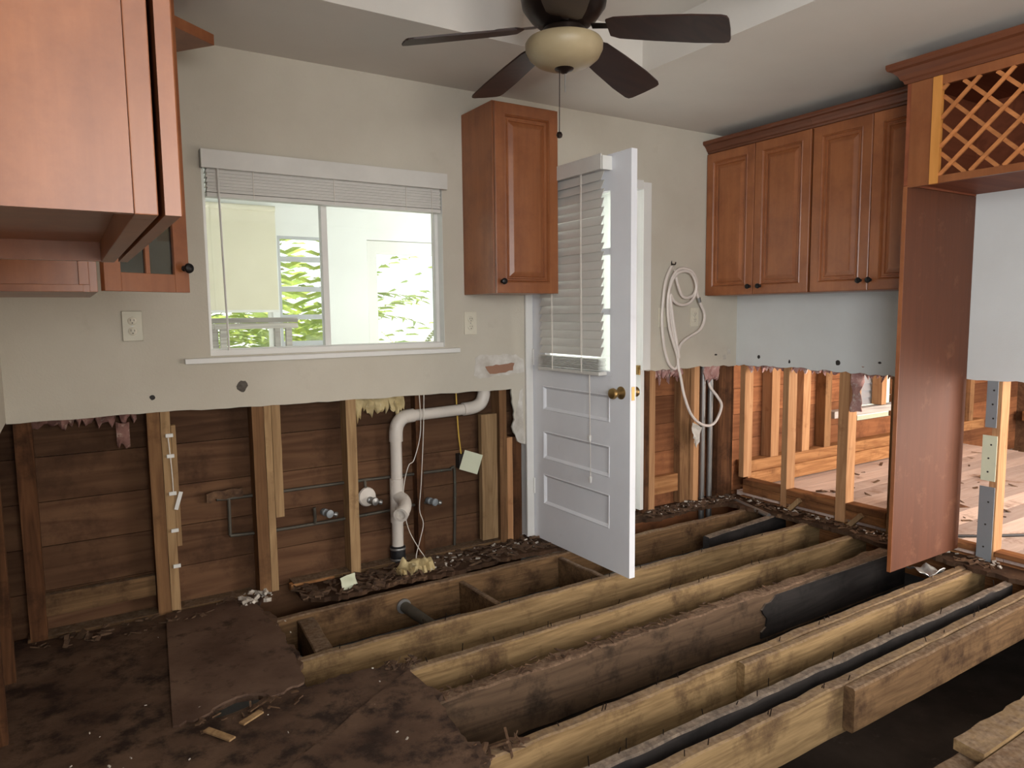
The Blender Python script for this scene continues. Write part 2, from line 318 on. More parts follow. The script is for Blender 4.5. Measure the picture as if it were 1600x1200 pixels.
# ================================================================== SETTING
WIN = (0.54,1.69,1.125,1.985); DOOR = (2.237,3.068,-0.05,2.052)
m = M()
wall_holes(m,'Y',YB,YF,-0.21,2.19,0.93,2.45,[WIN]); m.box(2.19,3.10,YB,YF,2.05,2.45); m.box(3.10,XR,YB,YF,0.945,2.45)
low = jag([(-0.21,0.893),(0.2,0.897),(0.9,0.886),(1.6,0.88),(2.10,0.876)],0.05,0.003)+jag([(2.10,0.876),(2.118,0.70),(2.10,0.66),(2.135,0.575),(2.19,0.552)],0.025,0.006)[1:]
m.prism([(-0.21,0.93)]+low+[(2.19,0.93)],'Y',YB,YF)
m.prism([(3.10,0.945)]+jag([(3.10,0.925),(3.35,0.918),(3.6,0.93),(XR,0.915)],0.03,0.006)+[(XR,0.945)],'Y',YB,YF)
struct(m.build('wall_back',WALL))
m = M(); m.box(XR,XR+0.012,-2.4,YB,0.94,2.45); m.prism([(YB,0.94)]+jag([(YB,0.92),(2.9,0.928),(2.3,0.918),(1.7,0.93),(0.5,0.92),(-2.4,0.92)],0.03,0.007)+[(-2.4,0.94)],'X',XR,XR+0.012)
struct(m.build('wall_right',WALLR))
m = M(); m.box(4.056,4.068,-1.2,YB,0.95,2.45); struct(m.build('wall_partition_far',WALLR))
m = M(); wall_holes(m,'X',-0.222,-0.21,-2.4,YB,0.9,2.45,[(-2.1,-0.3,0.95,2.2)]); struct(m.build('wall_left',WALL))
m = M(); wall_holes(m,'X',-0.36,-0.315,-2.4,3.45,-0.7,2.45,[(-2.1,-0.3,0.95,2.2)]); struct(m.build('wall_left_sheathing',SHEATH))
m = M(); wall_holes(m,'Y',-2.44,-2.4,-0.36,4.056,-0.7,2.45,[(0.0,1.34,0.95,2.25)]); struct(m.build('wall_rear',WALL))
m = M(); TR = (0.66,2.455,1.45,2.67)
wall_holes(m,'Z',2.45,2.47,-0.36,4.07,-2.44,3.45,[TR]); m.box(TR[0]-0.015,TR[0],TR[2],TR[3],2.47,2.64); m.box(TR[1],TR[1]+0.015,TR[2],TR[3],2.47,2.64)
m.box(TR[0],TR[1],TR[2]-0.015,TR[2],2.47,2.64); m.box(TR[0],TR[1],TR[3],TR[3]+0.015,2.47,2.64); m.box(TR[0]-0.015,TR[1]+0.015,TR[2]-0.015,TR[3]+0.015,2.64,2.66)
struct(m.build('ceiling',CEIL))
m = M(); m.box(4.07,8.6,-1.24,3.45,2.45,2.47); struct(m.build('ceiling_side_room',CEIL))
# exterior sheathing boards of the back wall, with openings
m = M(); z = -0.2
while z < 2.5:
    z1 = z+0.187
    cuts = [(-0.315,0.52),(0.52,1.71),(1.71,2.215),(2.215,3.09)] if z1>1.11 else [(-0.315,2.215),(2.215,3.09)]
    for (a,b) in cuts:
        if a==0.52 and z1>1.11 and z<2.0:
            if z<1.11: m.box(a,b,YS,YS+0.018,z+0.002,1.11)
            if z1>2.0: m.box(a,b,YS,YS+0.018,2.0,z1)
            continue
        if a==2.215 and z1>-0.06 and z<2.07:
            if z1>2.07: m.box(a,b,YS,YS+0.018,2.07,z1)
            continue
        m.box(a,b,YS,YS+0.018,z+0.002,z1-0.001)
    z = z1
struct(m.build('wall_exterior_boards',SHEATH))
m = M(); wall_holes(m,'Y',YS+0.02,YS+0.04,-0.36,4.8,-0.7,2.5,[(0.52,1.71,1.11,2.0),(2.215,3.09,-0.06,2.07)]); struct(m.build('wall_exterior_siding',SUNW))
m = M(); z = -0.2
while z < 2.5:
    for a,b in ((3.092,4.062),(4.062,5.6),(5.6,8.6)):
        if a==5.6 and z<0.78 and z+0.187>0.44: m.box(6.1,8.6,YS,YS+0.018,z+0.002,z+0.186); continue
        m.box(a,b,YS,YS+0.018,z+0.002,z+0.186)
    z += 0.187
struct(m.build('wall_exterior_boards_side_room',SHEATHR))
m = M(); m.box(8.5,8.54,-1.2,3.45,-0.7,2.45); struct(m.build('wall_east_boards',SHEATH))
m = M(); wall_holes(m,'Y',-1.24,-1.2,4.07,8.6,-0.7,2.45,[(4.7,7.5,0.15,1.95)]); struct(m.build('wall_side_room_south',WALLR))
m = M(); m.box(-6,16,-8,30,-0.75,-0.62); 
struct(m.build('ground',SOIL))
m = M(); m.box(-8,20,6.3,40,-0.62,-0.35); struct(m.build('lawn_ground',GRASS))
# remaining subfloor of the kitchen
edge = jag([(0.70,3.33),(0.67,3.18),(0.70,3.02),(0.68,2.87),(0.69,2.70),(0.645,2.395)],0.03,0.012)[:-1]+[(0.645,2.395),(0.50,2.412),(0.49,2.44),(0.42,2.46),(0.345,2.43),(0.315,2.372),(0.36,2.362),(0.40,2.366),(0.47,2.385),(0.505,2.409)]+jag([(0.645,2.39),(0.80,2.40),(0.99,2.37),(0.985,2.26),(1.02,2.12),(0.985,2.02),(0.96,1.90),(0.985,1.75),(0.955,1.64),(0.98,1.2),(1.0,0.5)],0.025,0.016)
m = M(); m.prism([(-0.30,-2.39),(-0.30,3.40),(0.66,3.40)]+edge+[(3.9,0.5),(3.9,-2.39)],'Z',-0.02,0.0)
struct(m.build('floor',SUBFL))
# strips of subfloor left along the walls
m = M(); m.prism([(0.86,3.42)]+[(0.86,3.20)]+jag([(0.86,3.20),(1.0,3.11),(1.3,3.14),(1.62,3.09),(1.9,3.13),(2.3,3.08),(2.62,3.2)],0.02,0.012)+[(2.66,3.42)],'Z',-0.022,0.0); struct(m.build('floor_strip_back',ROT))
m = M(); m.prism(jag([(2.75,3.35),(3.1,3.22),(3.45,3.26),(3.75,3.20),(3.80,2.85),(3.83,2.5),(3.79,2.2),(3.83,1.9),(3.80,1.62),(3.82,1.0)],0.03,0.016)+[(3.965,1.0),(3.965,3.42),(2.75,3.42)],'Z',-0.03,-0.006); struct(m.build('floor_strip_corner',ROT))
# side room floor
m = M(); y = -1.2
while y < 3.3:
    y1 = min(y+0.135,3.34); m.box(4.0,7.1+0.25*noise.noise(Vector((y*3,0,0))),y,y1-0.003,-0.01,0.022); y = y1
struct(m.build('floor_side_room',PLANK))
# window casing, sill and sashes of the kitchen window
def window_unit(name, x0,x1,z0,z1, y0, y1, fr, mull, mat=WHITE, gl=GLS, bars=()):
    t = bpy.data.objects.new(name,None); C.objects.link(t); t.location = ((x0+x1)/2,(y0+y1)/2,z0); ORG[t.name] = Vector(t.location); t['kind']='structure'
    m = M(); m.box(x0,x0+fr,y0,y1,z0,z1); m.box(x1-fr,x1,y0,y1,z0,z1); m.box(x0+fr,x1-fr,y0,y1,z0,z0+fr*1.3); m.box(x0+fr,x1-fr,y0,y1,z1-fr,z1)
    for q in mull: m.box(q-0.014,q+0.014,y0,y1,z0+fr*1.3,z1-fr)
    for q in bars: m.box(x0+fr,x1-fr,y0,y1,q-0.02,q+0.02)
    m.build('window_frame',mat,t); ym = (y0+y1)/2
    M().box(x0+fr*0.7,x1-fr*0.7,ym-0.002,ym+0.002,z0+fr,z1-fr*0.7).build('pane',gl,t); return t
w = window_unit('window_1',0.53,1.70,1.115,1.99,3.385,3.425,0.03,[1.085])
m = M(); m.box(0.433,1.768,3.305,3.385,1.095,1.118,0.003); m.build('window_sill',WHITE,w)
m = M(); m.box(0.53,0.542,YB+0.001,3.385,1.118,1.99); m.box(1.688,1.70,YB+0.001,3.385,1.118,1.99); m.box(0.542,1.688,YB+0.001,3.385,1.978,1.99); m.box(0.542,1.688,YB+0.012,3.385,1.118,1.15); m.build('window_jamb',WHITE,w)
# door opening: jambs, casing
m = M(); m.box(2.19,2.237,3.315,3.331,0.012,2.09,0.003); m.box(2.2,2.237,3.331,3.45,0.012,2.052)
m.box(3.068,3.134,3.315,3.331,0.93,2.09,0.003); m.box(3.068,3.095,3.331,3.45,0.025,2.052); m.box(2.237,3.068,3.315,3.331,2.045,2.10,0.003); m.box(2.237,3.068,3.331,3.45,2.045,2.07)
m.box(2.237,2.25,3.372,3.40,0.012,2.045); m.box(3.055,3.068,3.372,3.40,0.012,2.045); m.box(2.2,3.09,3.40,3.45,-0.04,0.005)
tr = struct(m.build('trim_1',WHITE))
m = M(); m.box(3.055,3.0675,3.335,3.365,0.90,0.96); m.box(3.05,3.056,3.34,3.36,0.91,0.95); m.build('strike_plate',BRASS,tr)
# ------------------------------------------------------------------ sunroom seen through the window
m = M(); m.box(-0.6,4.8,3.47,5.8,-0.12,-0.06); struct(m.build('floor_sunroom',SUNW))
m = M(); m.box(-0.6,4.8,3.45,6.0,2.5,2.53); struct(m.build('ceiling_sunroom',SUNW))
m = M(); wall_holes(m,'Y',5.8,5.86,-0.6,4.8,-0.6,2.5,[(0.35,1.42,0.85,2.1),(1.475,1.85,0.95,1.93),(2.22,3.08,-0.06,1.93)]); struct(m.build('wall_sunroom_north',SUNW))
m = M(); wall_holes(m,'X',4.8,4.86,3.47,5.8,-0.6,2.5,[(3.8,5.5,0.6,2.3)]); struct(m.build('wall_sunroom_east',SUNW))
m = M(); m.box(-0.66,-0.6,3.47,5.8,-0.6,2.5); struct(m.build('wall_sunroom_west',SUNW))
window_unit('window_2',0.35,1.42,0.85,2.1,5.805,5.845,0.03,[0.88])
window_unit('window_3',1.475,1.85,0.95,1.93,5.805,5.85,0.022,[],ALU,GLS,(1.75,1.51,1.285,1.07))
sh = thing('roller_shade',(0.88,5.78,1.34),'cream roller shade drawn down over the sunroom window behind the glass','shade')
M().box(0.30,1.46,5.772,5.776,1.34,2.12).build('shade_fabric',SHADE,sh); M().tube([(0.30,5.774,2.13),(1.46,5.774,2.13)],0.022,12,1).build('roller',SHADE,sh,True); M().box(0.30,1.46,5.767,5.781,1.325,1.345).build('bottom_bar',WHITE,sh)
sd = struct(thing('door_2',(2.65,5.82,-0.06),'',None)); del sd['label']
m = M(); wall_holes(m,'Y',5.81,5.85,2.225,3.075,-0.055,1.925,[(2.31,2.99,0.30,1.815)]); m.build('door_leaf',WHITE,sd); M().box(2.305,2.995,5.828,5.832,0.295,1.82).build('pane',GLS,sd)
M().lathe([(0.012,0),(0.012,0.03),(0.026,0.04),(0.026,0.055),(0.01,0.066)],(3.03,5.81,0.95),(0,-1,0),16).build('door_handle',BRASS,sd,True)
# ------------------------------------------------------------------ planting beyond the sunroom
def bush(name, x,y,h,n,label,mat,width,leaflets):
    m = M(); rs = random.Random(int(x*100+y*10))
    for k in range(n):
        a = rs.uniform(0,2*PI); el = rs.uniform(0.5,1.3); L = h*rs.uniform(0.7,1.1); p = Vector((x+rs.uniform(-.15,.15),y+rs.uniform(-.15,.15),-0.35+rs.uniform(0,h*0.45))); d = Vector((math.cos(a)*math.cos(el),math.sin(a)*math.cos(el),math.sin(el)))
        pts = []
        for i in range(9): pts.append(p.copy()); p = p+d*(L/8); d = (d+Vector((0,0,-0.16))).normalized()
        for i in range(1,9):
            dd = (pts[i]-pts[i-1]).normalized(); sd2 = dd.cross(Vector((0,0,1)))
            if sd2.length<0.05: continue
            sd2.normalize()
            for s in (-1,1):
                for q in range(leaflets):
                    b0 = pts[i-1]+(pts[i]-pts[i-1])*(q/leaflets); tip = b0+(sd2*s*0.8+dd*0.55+Vector((0,0,-0.25)))*width*(1.1-i/11); w2 = dd*0.022
                    m.add([b0-w2,b0+w2,(b0+tip)/2+w2+Vector((0,0,0.012)),tip],[(0,1,2,3)])
    tag(m.build(name,mat),label,'plant')
bush('palm_bush',0.9,8.2,2.2,46,'yellow-green palm bush below the drawn cream shade, left pane of the kitchen window',LEAF,0.34,2)
bush('palm_bush',2.05,7.7,2.7,60,'yellow-green palm bush filling the slatted window left of the mullion',LEAF,0.36,2)
bush('shrub',4.3,9.6,1.2,26,'small leafy shrub glimpsed through the glazed sunroom door',LEAFD,0.16,3)
bush('hedge_plant',-0.6,9.2,2.2,30,'dark green plant at the far left edge of the kitchen window view',LEAFD,0.26,3)
bush('hedge_plant',1.5,10.8,3.0,60,'tall dark green plant behind the palm bushes outside the sunroom',LEAFD,0.28,3)
tb = thing('outdoor_table',(1.0,5.3,0),'grey weathered plank table standing in the sunroom behind the left pane','table')
m = M(); m.box(0.86,1.42,5.1,5.5,1.21,1.245,0.004); m.build('tabletop',GREYW,tb)
for lx in (0.92,1.36):
    for ly in (5.14,5.46): M().box(lx-0.02,lx+0.02,ly-0.02,ly+0.02,-0.06,1.21).build('leg',GREYW,tb)
tag(M().box(0.84,1.46,5.24,5.36,1.25,1.285,0.004,Matrix.Translation((0,0,0))).build('weathered_plank',GREYW),'pale weathered plank lying on the grey sunroom table','plank')
# ================================================================== FRAMING
def lumber(name, x0,x1,y0,y1,z0,z1, mat, label, cat, group=None, bev=0.003):
    return tag(M().box(x0,x1,y0,y1,z0,z1,bev).build(name,mat),label,cat,group)
def stud(x0,x1,z0,z1,mat,label,y0=YF+0.001,y1=YS-0.001,cat='stud'):
    m = M(); n = 10
    poly = []
    for i in range(n+1): poly.append((x0+0.0015*noise.noise(Vector((x0*9,i*0.7,1))),z0+(z1-z0)*i/n))
    for i in range(n,-1,-1): poly.append((x1+0.0015*noise.noise(Vector((x1*9,i*0.7,5))),z0+(z1-z0)*i/n))
    m.prism(poly,'Y',y0,y1); return tag(m.build('wall_stud',mat),label,cat)
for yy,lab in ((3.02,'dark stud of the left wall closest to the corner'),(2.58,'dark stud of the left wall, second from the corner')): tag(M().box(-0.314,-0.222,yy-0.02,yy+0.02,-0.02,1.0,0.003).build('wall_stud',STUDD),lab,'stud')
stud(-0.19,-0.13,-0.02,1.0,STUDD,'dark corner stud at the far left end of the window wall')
stud(0.275,0.325,0.0,1.0,STUD,'brown left ply of the doubled stud below the round dark hole in the drywall')
stud(0.327,0.364,0.0,1.0,STUDL,'pale stud with the wire and clips stapled to its face')
lumber('wood_scrap',0.366,0.386,3.36,3.40,0.29,0.83,STUDL,'narrow wood scrap nailed beside the stud with the clips','wood strip')
stud(0.703,0.755,0.0,1.0,STUD,'brown stud where the two pipes end, left ply of the tripled stud below the window')
stud(0.757,0.789,0.0,1.0,STUDL,'middle pale ply of the tripled stud below the window')
stud(0.791,0.83,0.353,1.0,STUDL,'short pale ply ending above the floor, right side of the tripled stud')
stud(1.146,1.196,0.0,1.0,STUDL,'single pale stud below the window mullion, left of the white drain pipe')
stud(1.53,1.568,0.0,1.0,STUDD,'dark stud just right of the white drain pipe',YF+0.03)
stud(1.905,2.004,0.037,0.745,STUDL,'wide short board nailed upright below the drain pipe elbow',YF-0.006,YF+0.03)
stud(2.026,2.072,0.0,1.0,STUD,'full height nail-marked stud right of the wide short board')
stud(2.074,2.11,0.0,0.6,STUDO,'orange stud under the torn drywall tongue beside the door casing')
stud(2.112,2.158,0.0,0.6,STUDD,'reddish dark stud closest to the left door casing')
stud(2.162,2.198,0.0,1.0,STUDD,'dark recessed strip added to fill the shadow gap beside the left door casing',YF+0.045)  # dark strip added to stand in for the shade in this gap
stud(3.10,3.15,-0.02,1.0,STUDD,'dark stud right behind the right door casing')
stud(3.156,3.206,0.0,1.0,STUDO,'orange stud right of the white door jamb')
stud(3.465,3.56,0.0,1.0,STUD,'brown stud with the white hose hanging past it',YF+0.03)
stud(3.563,3.61,0.0,1.0,STUDO,'narrow pale orange stud left of the two grey conduits')
stud(3.80,3.95,-0.02,1.0,STUDD,'dark corner post where the door wall meets the cabinet wall')
lumber('blocking',-0.15,0.272,3.37,3.405,0.085,0.175,JSTD,'low horizontal block between the corner stud and the first stud','block')
lumber('blocking',3.222,3.462,3.385,3.425,0.085,0.205,PLATE,'low nail-marked block in the bay right of the door','block')
lumber('sole_plate',-0.2,0.68,YF+0.002,YS-0.001,-0.02,0.012,JSTD,'rotten sole plate on the floor under the left studs','plate')
lumber('sole_plate',0.86,2.18,YF+0.004,YS-0.001,0.0,0.016,JSTD,'dirty sole plate under the studs behind the drain pipe','plate')
lumber('pine_strip',0.845,1.06,3.345,3.385,-0.02,0.012,PLATE,'fresh orange wood strip lying in the gap at the base of the window wall','wood strip')
# window header studs hidden by plaster are not shown; partition (right wall)
def rstud(y0,y1,z0,z1,mat,label,x0=3.968,x1=4.055):
    return tag(M().box(x0,x1,y0,y1,z0,z1,0.003).build('wall_stud',mat),label,'stud')
rstud(3.258,3.300,0.13,1.0,STUDO,'bright orange stud at the corner end of the cabinet wall')
rstud(2.908,2.952,-0.02,1.0,STUDO,'second stud from the corner in the opened cabinet wall')
rstud(2.488,2.555,-0.02,1.0,STUDO,'third stud from the corner, with pink insulation stuck to its head')
rstud(2.19,2.232,-0.02,1.0,STUD,'torn-edged stud just left of the tall brown panel')
rstud(1.668,1.706,-0.02,1.0,STUDO,'pale stud with three metal plates right of the tall brown panel')
for k,(y0,y1,ml) in enumerate(((2.956,3.26,'sole plate piece nearest the corner'),(2.558,2.905,'sole plate piece between the second and third stud'),(2.235,2.486,'sole plate piece left of the tall brown panel'),(1.71,2.188,'sole plate piece behind the tall brown panel'))):
    if k<3:
        m = M(); m.box(3.968,4.055,y0,y1,0.082,0.12,0.003); tag(m.build('sole_plate',PLATEY),'upper '+ml+' of the cabinet wall','plate')
    m = M(); m.box(3.968,4.055,y0,y1,0.024,0.08 if k<3 else 0.05,0.003); tag(m.build('sole_plate',PLATEY),'lower '+ml+' of the cabinet wall','plate')
lumber('sole_plate',3.968,4.055,0.6,1.664,0.024,0.05,PLATEY,'dusty plate on the floor edge right of the stud with metal plates','plate')
lumber('rim_board',3.968,3.998,1.0,3.28,-0.20,0.0,PLATEY,'brown rim board below the cabinet wall plate','board')
for y,lab in ((2.93,'second stud'),(2.51,'third stud')):
    m = M(); m.box(-0.012,0.012,-0.015,0.015,0,0.12,0.002,Matrix.Translation((3.95,y-0.06,-0.01))@Matrix.Rotation(0.75,4,'X')); tag(m.build('wood_cleat',STUDL),'small slanted cleat nailed at the foot of the '+lab+' from the corner','cleat')
for (z0,z1,hw,mt,lab,dz) in ((0.691,0.93,0.026,GREYM,'grey metal plate at the top of the stud right of the brown panel',0),(0.415,0.65,0.034,PALEP,'pale green plate in the middle of the stud right of the brown panel',0),(-0.012,0.385,0.036,GREYM,'long grey metal plate at the foot of the stud right of the brown panel',0)):
    m = M(); yc = 1.708
    m.box(3.956,3.9595,yc-hw,yc+hw,z0,z1,0.001); t = m.build('nail_plate',mt); tag(t,lab,'plate')
    for q in range(3): M().lathe([(0.005,0),(0.004,0.0015)],(3.956,yc+random.uniform(-0.012,0.012),z0+(z1-z0)*(0.2+0.3*q)),(-1,0,0),10).build('screw_hole',DKS,t)
# side room exterior wall studs
for x0,x1,mt,lab in ((4.37,4.46,STUDO,'orange stud in the far room, seen left of the second partition stud'),(4.74,4.83,STUDO,'far room stud behind the gap between second and third partition studs'),(5.02,5.10,STUD,'far room stud just left of the third partition stud'),(5.40,5.50,STUDO,'short far room stud left of the grey louvres'),(5.80,5.87,STUDO,'far room stud right of the grey louvres'),(6.5,6.58,STUD,'far room stud hidden partly by the brown panel'),(7.3,7.38,STUD,'far room stud seen right of the brown panel')):
    tag(M().box(x0,x1,YF,YS-0.001,(0.49 if 5.3<x0<6 else 0.215),2.44,0.003).build('wall_stud',mt),lab,'stud')
lumber('sole_plate',4.10,7.6,3.34,3.43,0.125,0.215,PLATE,'pale upper plate along the far room outside wall','plate')
lumber('base_board',4.09,7.0,3.315,3.34,0.03,0.135,PLATE,'pale lower board along the far room floor','board')
lumber('window_rail',5.15,6.4,3.345,3.43,0.43,0.485,GREYW,'grey horizontal rail below the far room louvres','rail')
lv = thing('louver_vent',(5.65,3.44,0.49),'grey louvred vent between the far room studs','vent')
m = M(); m.box(5.6,5.62,3.435,3.47,0.47,1.2); m.box(5.99,6.01,3.435,3.47,0.47,1.2); m.box(5.6,6.01,3.435,3.47,0.44,0.47); m.build('vent_frame',ALU,lv)
for k in range(9): M().box(5.62,5.99,-0.002,0.002,-0.033,0.033,0,Matrix.Translation((0,3.452,0.52+k*0.06))@Matrix.Rotation(-0.35,4,'X')).build('louver',ALU,lv)
lumber('floor_joist',7.05,8.4,2.6,2.65,-0.22,-0.04,PLATE,'joist crossing the dark hole at the end of the far room','joist')
lumber('sole_plate',8.38,8.48,-1.1,3.33,0.12,0.22,PLATEY,'plate along the dark end wall of the far room','plate')
# ------------------------------------------------------------------ joists
def joist(x0,x1,y,ztop,w,h,mat,label,wear=0.004,seed=0,y2=None,cat='joist'):
    return tag(M().beam((x0,y,ztop),(x1,y if y2 is None else y2,ztop),w,h,wear,int((x1-x0)*22)+6,0.006,None,seed).build('floor_joist',mat,None,True),label,cat)
joist(0.70,3.94,3.085,-0.024,0.04,0.19,JSTD,'brown joist nearest the window wall, with a pipe passing through it',0.004,1)
joist(0.64,3.94,2.655,-0.02,0.04,0.19,JST,'tan joist passing right below the open white door',0.004,2)
joist(0.95,3.95,2.355,-0.02,0.042,0.19,JST,'tan joist next in front of the open white door',0.004,3)
joist(0.96,3.94,2.13,-0.03,0.062,0.24,ROTTOP,'thick rotten dark joist with a crumbling top',0.010,4)
m = M(); m.prism(jag([(2.70,-0.25),(2.74,-0.16),(2.70,-0.11),(2.80,-0.055)],0.03,0.014)+[(3.93,-0.05),(3.93,-0.25)],'Y',2.090,2.099); tag(m.build('tar_board',BLKW),'black tarred board covering the right end of the rotten joist','board')
joist(0.97,3.93,1.742,-0.02,0.046,0.19,JST,'yellow joist with a splintered left end, pieced with a knotty ply',0.004,5)
joist(2.08,3.93,1.700,-0.022,0.036,0.15,JST,'knotty ply fixed to the yellow splintered joist',0.003,6)
joist(1.0,3.80,1.525,-0.025,0.04,0.14,BLKW,'thin black-sided joist with a grey top',0.004,7)
joist(1.0,3.93,1.418,-0.02,0.046,0.19,JST,'nearest long tan joist, at the bottom of the photo',0.004,8)
joist(2.255,3.93,1.372,-0.022,0.042,0.165,JSTD,'short ply with a cut end fixed to the nearest joist',0.003,9)
joist(3.12,3.92,2.82,-0.02,0.045,0.12,BLKW,'short black board beside the tan joist in the far corner',0.004,10,2.89)
def block(x,y0,y1,z,h,w,mat,label,slant=0.0):
    return tag(M().beam((x,y0,z),(x+slant,y1,z-0.01),w,h,0.004,12,0.005,None,int(x*10)).build('blocking',mat,None,True),label,'block')
block(0.80,2.68,3.06,-0.03,0.14,0.075,JSTD,'dark block between joists at the edge of the floor on the left',0.03)
block(1.62,2.68,3.06,-0.03,0.18,0.03,JSTD,'block between joists right of the pipe stub')
block(2.235,2.68,3.06,-0.03,0.17,0.03,JSTD,'block between joists just left of the open door bottom')
pt = M(); pt.tube([(1.30,3.10,-0.10),(1.34,2.85,-0.12),(1.37,2.69,-0.135)],0.026,14,3); tag(pt.build('drain_stub',COP,None,True),'short brown pipe stub running between the first two joists','pipe')
pt = M(); pt.lathe([(0.030,-0.006),(0.036,-0.006),(0.036,0.006),(0.030,0.006)],(1.302,3.062,-0.10),(0,1,0),20); tag(pt.build('pipe_collar',STEEL,None,True),'pale ring around the pipe stub hole in the joist','ring')
tag(M().tube([(3.90,3.36,-0.01),(3.82,3.1,-0.012),(3.765,2.88,-0.02)],0.016,12,3).build('conduit_pipe',STEEL,None,True),'grey pipe lying over the joists in the far corner','pipe')
tag(M().tube([(1.5,1.30,-0.42),(1.62,1.22,-0.35),(1.70,1.15,-0.3)],0.013,10,3).build('crawl_pipe',PVC,None,True),'pale pipe in the crawl space under the nearest joist','pipe')
tag(M().tube([(2.0,1.95,-0.3),(2.1,1.85,-0.16),(2.16,1.80,-0.10)],0.008,8,3).build('crawl_cable',GREYM,None,True),'grey cable between the rotten joist and the yellow joist','cable')
m = M(); m.prism([(2.23,0.93)]+jag([(2.23,0.93),(2.24,1.02),(2.5,1.012),(2.9,1.015)],0.04,0.006)+[(2.9,0.93)],'Z',-0.055,-0.02); tag(m.build('floor_board',JST),'tan board edge in the bottom right corner','board')
joist(1.5,3.2,0.975,-0.06,0.075,0.19,JSTD,'brown joist running into the bottom right corner',0.004,12)
lumber('floor_board',2.15,3.2,0.58,0.925,-0.06,-0.03,JSTD,'weathered grey plank in the bottom right corner','board')
m = M()
for k in range(6):
    a = random.uniform(0,6.28); r = 0.1;
    m.chips(1,lambda: Vector((random.uniform(2.4,3.6),random.uniform(1.0,1.3),-0.60)),0.05,0.13,0.9,0.6)
tag(m.build('rubble',CONC),'scattered rubble on the crawl space soil at the bottom right','rubble',None,'stuff')
# upper warped plywood layer on the floor
up_edge = jag([(0.214,2.378),(0.30,2.382),(0.34,2.415),(0.42,2.448),(0.48,2.43),(0.52,2.385),(0.64,2.415)],0.018,0.009)
m = M(); m.prism([(0.30,3.33)]+[(0.214,2.378)]+up_edge[1:]+jag([(0.64,2.415),(0.665,2.6),(0.68,2.87),(0.66,3.2),(0.64,3.33)],0.03,0.01)[1:],'Z',0.001,0.009)
tag(m.build('plywood_sheet',PLY),'torn raised plywood sheet lying on the damp floor at left','plywood')
m = M(); m.prism(jag([(0.50,2.0),(0.99,2.30),(1.0,2.12),(0.97,1.9),(0.95,1.7),(0.60,1.35),(0.2,1.6)],0.04,0.006,True),'Z',0.0005,0.004)
tag(m.build('floor_underlay',SUBFL),'thin dark underlay patch on the floor beside the rotten joist end','underlay')
# splinters, crumbs
R = random.uniform
def on(x0,x1,y0,y1,z): return lambda: Vector((R(x0,x1),R(y0,y1),z+R(0,0.006)))
tag(M().chips(380,on(0.85,2.6,3.12,3.34,0.004),0.006,0.035).build('wood_debris',CHIPD),'brown wood debris along the foot of the window wall','debris',None,'stuff')
tag(M().chips(60,on(1.4,2.18,3.15,3.33,0.006),0.003,0.014,0.6).build('plaster_crumbs',CHIPW),'plaster crumbs at the foot of the window wall','debris',None,'stuff')
tag(M().chips(260,on(3.08,3.9,3.22,3.36,0.0),0.006,0.028).build('wood_debris',CHIPD),'wood debris on the ledge right of the door','debris',None,'stuff')
tag(M().chips(45,on(3.1,3.9,3.22,3.36,0.004),0.003,0.012,0.6).build('plaster_crumbs',CHIPW),'white crumbs on the ledge right of the door','debris',None,'stuff')
tag(M().chips(200,on(3.83,3.96,1.6,3.2,0.0),0.006,0.026).build('wood_debris',CHIP),'splinters along the foot of the cabinet wall','debris',None,'stuff')
tag(M().chips(50,on(3.86,3.962,1.6,3.2,0.004),0.003,0.014,0.6).build('plaster_crumbs',CHIPW),'white crumbs along the foot of the cabinet wall','debris',None,'stuff')
tag(M().chips(150,lambda: Vector((R(0.98,2.9),2.13+random.gauss(0,0.016),-0.028+R(0,0.004))),0.004,0.024,0.2,0.35,(0.08,0.3)).build('wood_debris',CHIP),'loose splinters on top of the rotten joist','debris',None,'stuff')
tag(M().chips(36,lambda: Vector((R(0.95,1.12),R(1.71,1.78),-0.018+R(0,0.012))),0.012,0.05,0.3,0.5,(0.06,0.2)).build('wood_debris',CHIP),'long splinters at the broken end of the yellow joist','debris',None,'stuff')
tag(M().chips(40,lambda: Vector((R(0.93,1.05),R(2.33,2.40),-0.003+R(0,0.01))),0.005,0.02,0.2,0.7).build('wood_debris',CHIPD),'splinters at the floor corner by the second tan joist','debris',None,'stuff')
tag(M().chips(28,on(0.28,0.6,2.30,2.40,0.002),0.005,0.02,0.18).build('wood_debris',CHIP),'splinters below the torn plywood edge','debris',None,'stuff')
tag(M().chips(34,on(-0.1,0.9,1.7,3.2,0.002),0.002,0.0055,0.6).build('plaster_crumbs',CHIPW),'white crumbs dotted over the damp floor at left','debris',None,'stuff')
tag(M().chips(80,on(-0.18,0.68,3.2,3.36,0.003),0.005,0.03).build('wood_debris',CHIPD),'dark debris on the floor at the foot of the left studs','debris',None,'stuff')
tag(M().chips(45,on(0.60,0.74,3.24,3.36,0.006),0.004,0.022,0.8,0.8).build('plaster_crumbs',CHIPW),'white plaster heap at the foot of the tripled stud','debris',None,'stuff')
for yj,n in ((2.655,26),(2.355,26),(1.742,40),(1.525,30),(1.395,36)):
    pass
m = M()
for yj,x0,x1 in ((2.655,0.8,3.9),(2.355,1.0,3.9),(1.742,1.2,3.9),(1.525,1.2,3.7),(1.418,1.4,3.9)):
    for k in range(14):
        x = R(x0,x1); p = Vector((x,yj+R(-0.015,0.015),-0.022)); m.tube([p,p+Vector((R(-.006,.006),R(-.006,.006),R(0.012,0.03)))],0.0018,6,1)
tag(m.build('bent_nails',BRZ),'bent nails left sticking out of the joist tops','nails',None,'stuff')
